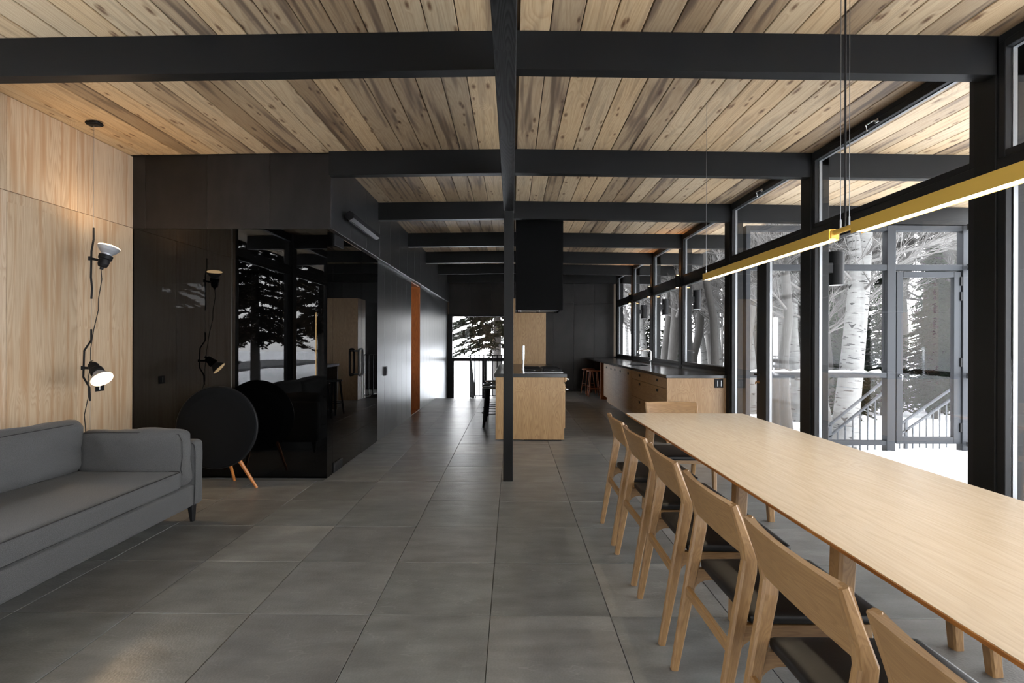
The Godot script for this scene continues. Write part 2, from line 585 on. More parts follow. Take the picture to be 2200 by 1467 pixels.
	M.bark = mat("grey_bark", Color(0.72, 0.72, 0.72), 0.9, bk[0], Vector2(0.7, 2.0))
	M.bark_dark = mat("dark_bark", Color(0.52, 0.51, 0.5), 0.9, bk[0], Vector2(0.7, 2.0))
	M.twig = mat("twig", Color(0.34, 0.33, 0.32), 0.9)
	M.birch = mat("birch_bark", Color(0.45, 0.45, 0.45), 0.85, birch_bark(512, 256, 73), Vector2(0.4, 1.1))
	M.needle = mat("conifer_needles", Color(0.225, 0.31, 0.195), 0.8, null, Vector2.ONE, 0.2)
	M.needle.backlight_enabled = true
	M.needle.backlight = Color(0.2, 0.25, 0.16)
	M.needle_b = mat("pine_needles", Color(0.085, 0.13, 0.105), 0.8, null, Vector2.ONE, 0.2)
	M.dark_void = mat("backing_board", Color(0.42, 0.37, 0.31), 0.8)
	M.asphalt = mat("asphalt", Color(0.30, 0.30, 0.31), 0.9)
	M.boulder = mat("boulder", Color(0.42, 0.39, 0.34), 0.9, st[0])

func roof_y(x: float) -> float:
	return ROOF_TOP - ROOF_FALL * absf(x)

# ------------------------------------------------------------------ main
func _ready() -> void:
	rng.seed = 4242
	# camera: 2200 x 1467 frame, focal length 1080 px, small yaw, roll and lens shift
	var cam := Camera3D.new()
	cam.name = "camera"
	add_child(cam)
	cam.position = Vector3(0, 1.37, 0)
	cam.rotation = Vector3(0, 0.0076, 0.003)
	cam.projection = Camera3D.PROJECTION_FRUSTUM
	cam.near = 0.05
	cam.far = 400.0
	cam.size = 0.05 * 1467.0 / 1080.0
	cam.frustum_offset = Vector2(0.05 * 8.2 / 1080.0, 0.0)
	cam.current = true
	# overcast winter sky
	var sky_mat := ProceduralSkyMaterial.new()
	sky_mat.sky_top_color = Color(0.93, 0.95, 0.98)
	sky_mat.sky_horizon_color = Color(0.98, 0.985, 0.99)
	sky_mat.ground_bottom_color = Color(0.85, 0.86, 0.88)
	sky_mat.ground_horizon_color = Color(0.95, 0.955, 0.96)
	sky_mat.sky_curve = 0.3
	var sky := Sky.new()
	sky.sky_material = sky_mat
	var env := Environment.new()
	env.background_mode = Environment.BG_SKY
	env.sky = sky
	env.tonemap_mode = Environment.TONE_MAPPER_LINEAR
	env.tonemap_exposure = 15.0
	env.background_energy_multiplier = 1.0
	env.sdfgi_enabled = true
	env.ssao_enabled = true
	env.ssil_enabled = true
	var we := WorldEnvironment.new()
	we.name = "environment"
	we.environment = env
	add_child(we)
	make_materials()
	build_floor()
	build_ceiling()
	build_beams()
	build_right_wall()
	build_left_side()
	build_corridor()
	build_back_wall()
	build_porch()
	build_kitchen()
	build_table()
	build_chairs()
	build_pendant()
	build_sofa()
	build_speaker()
	build_lamp()
	build_sconces()
	build_small()
	build_outdoors()

# ------------------------------------------------------------------ shell
func build_floor() -> void:
	var f := structure("floor")
	var st := mb()
	bbox(st, P(-3.95, -0.3, -4.2), P(3.08, -0.010, 11.85), 0.0)
	bbox(st, P(-0.12, -0.3, 11.85), P(3.08, -0.010, 14.5), 0.0)
	bbox(st, P(-6.4, -0.3, 5.02), P(-1.84, -0.006, 7.3), 0.0)
	put(st, "slab", M.grout, f)
	var rest := mb()
	var cache := {}
	for iz in range(-15, 16):
		var d0 := 4.911 + 0.6 * iz
		var d1 := d0 + 0.6
		for ix in range(-7, 6):
			var x0 := -0.104 + 0.6 * ix
			var x1 := x0 + 0.6
			var lo := -3.79
			var hi := 2.92
			if d0 > 4.9:
				lo = -1.85
			if d0 > 11.8:
				lo = -0.12
			var a := maxf(x0, lo) + 0.0016
			var b := minf(x1, hi) - 0.0016
			var e0 := maxf(d0, -4.1) + 0.0016
			var e1 := minf(d1, 14.36) - 0.0016
			if b - a < 0.02 or e1 - e0 < 0.02:
				continue
			var lift: float = rng.randf_range(-0.0008, 0.0008)
			if d1 < 1.0:
				bbox(rest, P(a, -0.012, e0), P(b, lift, e1), 0.002, 0)
				continue
			var key := "%.3f,%.3f" % [b - a, e1 - e0]
			if not cache.has(key):
				var tm := mb()
				bbox(tm, Vector3(-(b - a) / 2, -0.012, -(e1 - e0) / 2), Vector3((b - a) / 2, 0, (e1 - e0) / 2), 0.002, 0)
				cache[key] = tm.commit()
			var o := MeshInstance3D.new()
			o.name = "tile"
			o.mesh = cache[key]
			o.material_override = M["slate%d" % rng.randi_range(0, 5)]
			o.position = P((a + b) / 2, lift, (e0 + e1) / 2)
			f.add_child(o, true)
	var r := put(rest, "tiles", M.slate0, f)
	r.set_meta("kind", "stuff")

func build_ceiling() -> void:
	var c := structure("ceiling")
	var st := mb()
	for half in [[-5.0, 0.0, -4.4, 5.4], [-1.9, 0.0, 5.4, 14.9], [0.0, 4.0, 6.95, 14.9], [0.0, 6.35, -4.4, 6.95]]:
		var y0 := roof_y(half[0]) + 0.032
		var y1 := roof_y(half[1]) + 0.032
		prism(st, PackedVector2Array([Vector2(half[0], y0), Vector2(half[1], y1), Vector2(half[1], y1 + 0.25), Vector2(half[0], y0 + 0.25)]), half[2], half[3])
	put(st, "roof_deck", M.dark_void, c)
	var breaks := [-4.35, 1.24, 3.08, 4.95, 8.68, 14.5]
	for k in range(-27, 34):
		var x0 := 0.04 + 0.184 * k
		var x1 := x0 + 0.184
		var cx := (x0 + x1) / 2
		if x0 < 0.0 and x1 > 0.0:
			cx = x0 * 0.5
		for i in breaks.size() - 1:
			var d0: float = breaks[i]
			var d1: float = breaks[i + 1]
			if cx < -1.85 and d0 > 4.6:
				continue
			if cx > 3.98 and d1 > 5.0:
				if d0 > 6.0:
					continue
				d1 = 6.9
			if cx < -4.9:
				continue
			var w := 0.184 - 0.006
			var bm := mb()
			bbox(bm, Vector3(-w / 2, 0, -(d1 - d0) / 2), Vector3(w / 2, 0.03, (d1 - d0) / 2), 0.004, 2, Vector2(rng.randf() * 7.0, rng.randf() * 5.0))
			var r := rng.randf()
			var which := 0 if r < 0.34 else (2 if r < 0.55 else (1 if r < 0.82 else 3))
			var o := put(bm, "board", M["pine%d" % which], c)
			o.position = P(cx, roof_y(cx), (d0 + d1) / 2)
			o.rotation.z = -ROOF_FALL * signf(cx)

func beam_outline(x0: float, x1: float) -> PackedVector2Array:
	var top := PackedVector2Array()
	var xs := [x0, x1]
	if x0 < 0.0 and x1 > 0.0:
		xs = [x0, 0.0, x1]
	for x in xs:
		top.append(Vector2(x, roof_y(x) - BEAM_DEPTH))
	xs.reverse()
	for x in xs:
		top.append(Vector2(x, roof_y(x) - 0.002))
	return top

func build_beams() -> void:
	for i in BEAMS.size():
		var d: float = BEAMS[i]
		var x0 := -4.6 if d < 4.0 else -1.80
		var x1 := 6.1 if d < 7.0 else 3.96
		var t := thing("ceiling_beam", "", "beam")
		var st := mb()
		prism(st, beam_outline(x0, x1), d, d + 0.085, 0, Vector2(i * 0.7, i * 0.37))
		put(st, "timber", M.beam, t)
		var labels := ["black timber beam crossing the ceiling behind the camera side window bays", "black timber beam crossing the ceiling behind the camera side window bays", "black timber beam crossing the ceiling behind the camera side window bays", "wide black timber beam spanning the whole room above the sofa", "black timber beam resting on the free-standing post beside the dark panels", "black timber beam over the porch end wall, just before the range hood", "black timber beam running into the black range hood", "black timber beam just beyond the range hood", "black timber beam second from the kitchen end wall", "black timber beam against the kitchen end wall"]
		t.set_meta("label", labels[i])
		if i < 3:
			t.set_meta("group", "beams out of view")
	# free-standing post and the longitudinal beam that it carries
	var r := thing("ridge_beam", "black grained timber beam running lengthwise under the cross beams", "beam")
	var st := mb()
	bbox(st, P(-0.086, 2.652, -4.3), P(0.016, 3.016, 5.03), 0.004, 2)
	put(st, "timber", M.ebony, r)
	var p := thing("timber_post", "slender black timber post standing free on the slate floor", "post", P(-0.035, 0, 4.97))
	st = mb()
	bbox(st, Vector3(-0.048, 0.0, -0.05), Vector3(0.048, 2.652, 0.05), 0.004, 1)
	put(st, "shaft", M.beam, p)

# ------------------------------------------------------------------ right window wall
func pane_frame(st: SurfaceTool, x0: float, x1: float, d0: float, d1: float, y0: float, y1: float, w: float) -> void:
	bbox(st, P(x0, y0, d0), P(x1, y1, d0 + w), 0.003)
	bbox(st, P(x0, y0, d1 - w), P(x1, y1, d1), 0.003)
	bbox(st, P(x0, y0, d0 + w), P(x1, y0 + w, d1 - w), 0.003)
	bbox(st, P(x0, y1 - w, d0 + w), P(x1, y1, d1 - w), 0.003)

func bead(st: SurfaceTool, x0: float, x1: float, d0: float, d1: float, y0: float, y1: float) -> void:
	var b := 0.0055
	bbox(st, P(x0, y0, d1 - b), P(x1, y1, d1), 0.0)
	bbox(st, P(x0, y1 - b, d0), P(x1, y1, d1 - b), 0.0)
	bbox(st, P(x0, y0, d0), P(x1, y0 + b, d1 - b), 0.0)

func build_right_wall() -> void:
	# posts under every beam
	for i in range(0, BEAMS.size()):
		var d: float = BEAMS[i]
		var t := thing("window_post", "", "post", P(WALL_X + 0.09, 0, d + 0.0725))
		var names := ["black timber post of the window wall behind the dining table end", "black timber post of the window wall behind the dining table end", "black timber post of the window wall behind the dining table end", "broad black window wall post beside the dining table, nearest the yellow pendant", "black window wall post left of the glazed porch door, between table and door", "black window wall post at the end of the drawer cabinet", "black window wall post with a lit sconce, first along the worktop", "black window wall post with a lit sconce, second along the worktop", "black window wall post with a lit sconce, third along the worktop", "black post in the corner of the window wall and kitchen end wall"]
		t.set_meta("label", names[i])
		if i < 3:
			t.set_meta("group", "posts out of view")
		var st := mb()
		bbox(st, Vector3(-0.09, 0.0, -0.0725), Vector3(0.09, roof_y(3.0) - 0.02, 0.0725), 0.004, 1, Vector2(i * 0.6, i * 0.3))
		put(st, "shaft", M.beam, t)
	var n := 1
	for i in BEAMS.size() - 1:
		var d0: float = BEAMS[i] + 0.145
		var d1: float = BEAMS[i + 1]
		var kitchen := i >= 5
		var wdw := structure("window_%d" % n)
		n += 1
		var x0 := WALL_X + 0.012
		var x1 := WALL_X + 0.085
		var sill := 0.985 if kitchen else 0.02
		var st := mb()
		# head, transom, sill
		bbox(st, P(x0, 3.165, d0), P(x1 + 0.05, roof_y(3.0) - 0.004, d1), 0.003)
		bbox(st, P(x0 - 0.006, 2.37, d0), P(x1, 2.47, d1), 0.003)
		pane_frame(st, x0, x1, d0, d1, 2.47, 3.165, 0.045)
		if kitchen:
			pane_frame(st, x0, x1, d0, d1, sill, 2.37, 0.04)
			bbox(st, P(x0 - 0.01, 0.955, d0), P(x1, sill, d1), 0.003)
		else:
			pane_frame(st, x0, x1, d0, d1, sill, 2.37, 0.05)
		put(st, "frame", M.frame, wdw)
		var xg := WALL_X + 0.05
		var lowp := [[d0 + 0.05, d1 - 0.05]]
		if i == 4:
			lowp = [[d0 + 0.05, 5.79], [6.03, d1 - 0.05]]
			var ds := mb()
			bbox(ds, P(x0 + 0.003, 0.02, 5.79), P(x1 - 0.003, 2.37, 5.905), 0.004)
			bbox(ds, P(x0 + 0.012, 0.02, 5.915), P(x1 - 0.003, 2.37, 6.03), 0.004)
			put(ds, "door_stile", M.frame, wdw)
			var lk := mb()
			lathe(lk, [[0.0, 0.0], [0.016, 0.0], [0.016, 0.012], [0.0, 0.012]], 12, Transform3D(Basis(Vector3(0, 0, 1), PI / 2), P(x0 + 0.012, 0.90, 5.97)))
			bbox(lk, P(x0 - 0.03, 0.893, 5.966), P(x0, 0.907, 5.972), 0.001)
			bbox(lk, P(x0 - 0.034, 0.875, 5.962), P(x0 - 0.022, 0.9, 5.976), 0.002)
			put(lk, "key_lock", M.brass_key, wdw)
			var hd := mb()
			bbox(hd, P(x0 - 0.05, 0.985, 5.945), P(x0 + 0.012, 1.0, 5.965), 0.004)
			bbox(hd, P(x0 - 0.055, 0.983, 5.84), P(x0 - 0.038, 1.002, 5.965), 0.005)
			put(hd, "lever_handle", M.black, wdw)
		for q in lowp:
			block("pane", P(xg - 0.004, sill + 0.045, q[0]), P(xg + 0.004, 2.33, q[1]), M.glass, wdw, 0.0)
			var be := mb()
			bead(be, xg + 0.004, xg + 0.03, q[0] + 0.0, q[1], sill + 0.045, 2.33)
			put(be, "glazing_bead", M.alu, wdw)
		block("pane", P(xg - 0.004, 2.515, d0 + 0.045), P(xg + 0.004, 3.12, d1 - 0.045), M.glass, wdw, 0.0)
		var b2 := mb()
		bead(b2, xg + 0.004, xg + 0.03, d0 + 0.045, d1 - 0.045, 2.515, 3.12)
		put(b2, "glazing_bead", M.alu, wdw)
		if i == 3 or i == 4:
			# latch at the head of the opening light
			var lt := mb()
			var dm: float = lerpf(d0, d1, 0.52)
			tube(lt, [P(x0 - 0.004, 3.14, dm - 0.05), P(x0 - 0.03, 3.14, dm - 0.045), P(x0 - 0.03, 3.145, dm + 0.045), P(x0 - 0.012, 3.13, dm + 0.06), P(x0 - 0.012, 3.10, dm + 0.05)], [0.006], 6)
			bbox(lt, P(x0 - 0.012, 3.125, dm - 0.07), P(x0, 3.155, dm - 0.03), 0.002)
			put(lt, "latch", M.chrome, wdw)
	var wr := structure("wall_right")
	block("sill_wall", P(WALL_X + 0.012, 0.0, 6.875), P(WALL_X + 0.1, 0.955, 14.4), M.wall_black, wr, 0.003)

# ------------------------------------------------------------------ left wood wall, left windows, glazed vestibule
func build_left_side() -> void:
	var w := structure("wall_left")
	block("backing", P(-3.92, 0.0, 3.04), P(-3.80, roof_y(-3.8), 5.0), M.dark_void, w, 0.0)
	var cols := [3.13, 3.729, 4.341, 4.98]
	for i in 3:
		for row in [[0.0, 2.486], [2.489, roof_y(-3.78) - 0.004]]:
			block("panel", P(-3.80, row[0] + 0.0005, cols[i] + 0.0015), P(-3.78, row[1], cols[i + 1] - 0.0015), M["ash%d" % ((i + (1 if row[0] > 1 else 0)) % 3)], w, 0.0012, 1, Vector2(i * 0.93 + row[0], i * 0.71 + row[0] * 0.4))
	# outlet with a white slot
	# window wall continuing toward the camera
	var n := 20
	for i in range(0, 3):
		var d0: float = BEAMS[i] + 0.145
		var d1: float = BEAMS[i + 1]
		var wd := structure("window_%d" % n)
		n += 1
		var st := mb()
		for yy in [[0.0, 0.09], [2.55, 2.66], [3.08, roof_y(-3.8)]]:
			bbox(st, P(-3.88, yy[0], d0), P(-3.80, yy[1], d1), 0.003)
		bbox(st, P(-3.93, 0.0, d0 - 0.145), P(-3.77, roof_y(-3.8), d0), 0.004)
		pane_frame(st, -3.87, -3.81, d0, d1, 0.09, 2.55, 0.05)
		if i == 2:
			bbox(st, P(-3.93, 0.0, d1), P(-3.79, roof_y(-3.8), d1 + 0.09), 0.004)
		put(st, "frame", M.frame, wd)
		block("pane", P(-3.846, 0.14, d0 + 0.05), P(-3.838, 2.5, d1 - 0.05), M.glass, wd, 0.0)
		block("pane", P(-3.846, 2.66, d0), P(-3.838, 3.08, d1), M.glass, wd, 0.0)
	# unseen end behind the camera; one bay glazed to set the front light
	var wb := structure("wall_back")
	for x in [-3.9, -2.2, -0.5, 1.2, 2.92]:
		block("mullion", P(x - 0.06, -0.1, -4.36), P(x + 0.06, 3.3, -4.22), M.frame, wb, 0.003)
	block("header", P(-3.95, 3.05, -4.38), P(3.05, 3.35, -4.2), M.frame, wb, 0.003)
	var k2 := 30
	for q in [[-3.84, -2.26], [-2.14, -0.56], [-0.44, 1.14]]:
		block("panel", P(q[0] - 0.02, -0.1, -4.34), P(q[1] + 0.02, 3.1, -4.28), M.ash1, wb, 0.003)
	for q in [[1.26, 2.86]]:
		var wd2 := structure("window_%d" % k2)
		k2 += 1
		var st2 := mb()
		for e in [[q[0], q[0] + 0.05, -0.05, 3.05], [q[1] - 0.05, q[1], -0.05, 3.05], [q[0] + 0.05, q[1] - 0.05, -0.05, 0.06], [q[0] + 0.05, q[1] - 0.05, 2.37, 2.47]]:
			bbox(st2, P(e[0], e[2], -4.33), P(e[1], e[3], -4.25), 0.003)
		put(st2, "frame", M.frame, wd2)
		block("pane", P(q[0] + 0.05, 0.06, -4.304), P(q[1] - 0.05, 2.37, -4.296), M.glass, wd2, 0.0)
		block("pane", P(q[0] + 0.05, 2.47, -4.304), P(q[1] - 0.05, 3.05, -4.296), M.glass, wd2, 0.0)
	# vestibule: panel band above, dark glass below
	var v := structure("wall_vestibule")
	block("band_core", P(-3.80, 2.50, 5.0), P(-1.86, roof_y(-3.0), 5.12), M.dark_void, v, 0.0)
	var xs := [-3.78, -3.654, -3.034, -2.411, -1.80]
	for i in 4:
		block("panel", P(xs[i] + 0.001, 2.482, 4.975), P(xs[i + 1] - 0.001, roof_y(xs[i]) + 0.01, 5.0), [M.steel, M.steel_b][i % 2], v, 0.0015, 1, Vector2(i * 0.37, i * 0.53))
	# inner lining of the vestibule with a slit window
	var li := mb()
	bbox(li, P(-6.4, -0.01, 7.2), P(-5.11, 3.1, 7.3), 0.0)
	bbox(li, P(-5.11, -0.01, 7.2), P(-4.42, 1.84, 7.3), 0.0)
	bbox(li, P(-5.11, 2.2, 7.2), P(-4.42, 3.1, 7.3), 0.0)
	bbox(li, P(-4.42, -0.01, 7.2), P(-1.98, 3.1, 7.3), 0.0)
	bbox(li, P(-6.4, 3.1, 5.0), P(-1.95, 3.2, 7.3), 0.0)
	bbox(li, P(-6.5, -0.3, 4.98), P(-6.4, 3.2, 7.3), 0.0)
	bbox(li, P(-6.5, -0.3, 4.9), P(-3.92, 3.2, 5.0), 0.0)
	put(li, "lining", M.steel, v)
	for k in 9:
		block("lining_board", P(-5.0 + k * 0.34, 0.0, 7.17), P(-4.664 + k * 0.34, 1.8 if k < 2 else 3.08, 7.2), M.wall_black, v, 0.004, 1, Vector2(k * 0.4, k * 0.2))
	var g1 := structure("window_40")
	block("pane", P(-3.779, 0.004, 4.985), P(-2.792, 2.482, 4.997), M.tint, g1, 0.0)
	block("edge_seam", P(-2.792, 0.004, 4.986), P(-2.789, 2.482, 4.996), M.alu, g1, 0.0)
	block("pane", P(-2.789, 0.004, 4.985), P(-1.838, 2.482, 4.997), M.tint, g1, 0.0)
	block("pane", P(-1.849, 0.004, 4.998), P(-1.838, 2.478, 5.14), M.tint, g1, 0.0)
	block("pane", P(-1.849, 0.004, 6.125), P(-1.838, 2.478, 6.86), M.tint, g1, 0.0)
	block("edge_seam", P(-1.849, 0.004, 6.862), P(-1.840, 2.478, 6.866), M.black, g1, 0.0)
	var dr := structure("door_1")
	block("pane", P(-1.849, 0.012, 5.144), P(-1.838, 2.47, 6.121), M.tint, dr, 0.0)
	for yy in [[0.012, 0.11], [2.36, 2.47]]:
		block("patch_hinge", P(-1.856, yy[0], 5.16), P(-1.824, yy[1], 5.42), M.black, dr, 0.003)
	var hs := mb()
	var hp := []
	for k in 33:
		var a := TAU * k / 32.0
		var cx := cos(a)
		var sy := sin(a)
		# rounded rectangle loop in the plane of the door
		var ex := signf(cx) * pow(absf(cx), 0.35) * 0.075
		var ey := signf(sy) * pow(absf(sy), 0.22) * 0.155
		hp.append(P(-1.785, 1.12 + ey, 5.92 + ex))
	tube(hs, hp, [0.0125], 8, false)
	for yy in [1.255, 0.985]:
		tube(hs, [P(-1.839, yy, 5.845), P(-1.785, yy, 5.845)], [0.010], 8)
	put(hs, "pull_handle", M.black, dr)

# ------------------------------------------------------------------ corridor wall on the left
func build_corridor() -> void:
	var w := structure("wall_corridor")
	block("core", P(-2.1, 2.48, 5.02), P(-1.86, 3.24, 14.5), M.dark_void, w, 0.0)
	block("core", P(-2.1, 0.0, 6.9), P(-1.87, 2.48, 9.15), M.dark_void, w, 0.0)
	block("core", P(-2.1, 0.0, 10.12), P(-1.87, 2.48, 14.5), M.dark_void, w, 0.0)
	block("core", P(-2.1, -0.9, 11.85), P(-1.87, 0.0, 14.5), M.dark_void, w, 0.0)
	# upper band
	var d := 4.975
	var k := 0
	while d < 14.35:
		var e := minf(d + 0.61, 14.36)
		block("panel", P(-1.862, 2.488, d + 0.001), P(-1.80 if d < 14 else -1.80, roof_y(1.8) + 0.004, e - 0.001), M.wall_black, w, 0.002, 1, Vector2(k * 0.71, k * 0.43))
		d = e
		k += 1
	# lower panels
	d = 6.87
	while d < 14.3:
		var e := minf(d + 0.38, 14.36)
		if d < 9.19 and e > 9.15:
			e = 9.19
		if d > 9.18 and d < 10.0:
			d = 10.06
			continue
		block("panel", P(-1.872, 0.0 if d < 11.6 else -0.9, d + 0.001), P(-1.842, 2.484, e - 0.001), M.wall_black, w, 0.0015, 1, Vector2(k * 0.61, k * 0.33))
		d = e
		k += 1
	# oak lined doorway
	var dr := structure("door_2")
	block("jamb", P(-2.30, 0.0, 10.05), P(-1.845, 2.46, 10.075), M.oak_red, dr, 0.002)
	block("jamb", P(-2.30, 0.0, 9.175), P(-1.845, 2.46, 9.19), M.oak_red, dr, 0.002)
	block("head", P(-2.30, 2.445, 9.19), P(-1.845, 2.465, 10.05), M.oak_red, dr, 0.002, 2)
	block("threshold", P(-2.30, 0.002, 9.19), P(-1.845, 0.012, 10.05), M.oak_red, dr, 0.002, 2)
	block("leaf", P(-2.34, 0.0, 9.1), P(-2.30, 2.5, 10.12), M.oak_red, dr, 0.002)

# ------------------------------------------------------------------ end wall
func build_back_wall() -> void:
	var w := structure("wall_far")
	block("core", P(-2.1, 2.15, 14.40), P(3.1, 3.3, 14.6), M.dark_void, w, 0.0)
	block("core", P(-0.05, -0.3, 14.40), P(3.1, 2.15, 14.6), M.dark_void, w, 0.0)
	block("core", P(-2.1, -1.2, 14.40), P(-1.80, 2.15, 14.6), M.dark_void, w, 0.0)
	block("core", P(-2.1, -1.2, 14.40), P(-0.05, -0.75, 14.6), M.dark_void, w, 0.0)
	block("stair_wall", P(-0.12, -1.2, 11.85), P(-0.02, -0.012, 14.4), M.ash1, w, 0.0)
	block("stair_riser", P(-1.87, -1.2, 11.78), P(-0.12, -0.012, 11.85), M.wall_black, w, 0.0)
	block("stair_landing", P(-1.87, -1.2, 11.85), P(-0.12, -1.1, 14.4), M.slate0, w, 0.0)
	var xs := [-1.80, -1.20, -0.60, 0.0, 0.6, 1.18, 1.76, 2.34, 2.9]
	for i in xs.size() - 1:
		for row in [[0.0, 2.455], [2.458, 3.22]]:
			if xs[i] < -0.1 and row[0] < 1.0:
				continue
			var y0: float = row[0] if xs[i] >= -0.1 else 2.15
			block("panel", P(xs[i] + 0.001, y0, 14.36), P(xs[i + 1] - 0.001, row[1], 14.40), [M.steel, M.steel_b][i % 2], w, 0.0015, 1, Vector2(i * 0.41, i * 0.77))
	var wd := structure("window_50")
	var st := mb()
	for q in [[-1.83, -1.71, -0.75, 2.15], [-0.12, -0.03, -0.75, 2.15], [-1.71, -0.12, 2.08, 2.15], [-1.71, -0.12, 0.80, 0.90], [-1.71, -0.12, -0.75, -0.65], [-0.86, -0.72, -0.65, 0.80], [-1.71, -1.66, -0.65, 0.80]]:
		bbox(st, P(q[0], q[2], 14.36), P(q[1], q[3], 14.46), 0.004)
	put(st, "frame", M.frame, wd)
	block("pane", P(-1.71, 0.90, 14.41), P(-0.12, 2.08, 14.418), M.glass, wd, 0.0)
	block("pane", P(-1.66, -0.65, 14.41), P(-0.86, 0.80, 14.418), M.glass, wd, 0.0)
	block("pane", P(-0.72, -0.65, 14.41), P(-0.12, 0.80, 14.418), M.glass, wd, 0.0)
	# stair guard
	var g := thing("stair_railing", "thin black steel railing with slim balusters at the top of the stairs", "railing", P(-0.55, 0, 12.0))
	var rl := mb()
	bbox(rl, Vector3(-0.454, 1.03, -0.02), Vector3(0.42, 1.052, 0.02), 0.002)
	put(rl, "top_rail", M.black, g)
	rl = mb()
	bbox(rl, Vector3(-0.45, 0.07, -0.02), Vector3(0.42, 0.085, 0.02), 0.002)
	put(rl, "bottom_rail", M.black, g)
	for k in 9:
		var b := mb()
		var x := -0.445 + k * 0.107
		bbox(b, Vector3(x - 0.012, 0.0 if k % 4 == 0 else 0.085, -0.009), Vector3(x + 0.012, 1.03, 0.009), 0.001)
		put(b, "baluster", M.black, g)
	var s := thing("stair_handrail", "black steel guard with balusters sloping down the stairs beyond the railing", "railing", P(-1.0, 0, 12.05))
	var sl := mb()
	loft(sl, [Vector3(0, 1.03, 0), Vector3(0.0, -0.4, -2.1)], [Vector2(0.03, 0.02), Vector2(0.03, 0.02)], Vector3(1, 0, 0))
	put(sl, "top_rail", M.black, s)
	for k in 6:
		var b := mb()
		var t := 0.06 + k * 0.11
		bbox(b, Vector3(-0.009, 0.1 - 1.43 * t, -2.1 * t - 0.009), Vector3(0.009, 1.03 - 1.43 * t, -2.1 * t + 0.009), 0.001)
		put(b, "baluster", M.black, s)

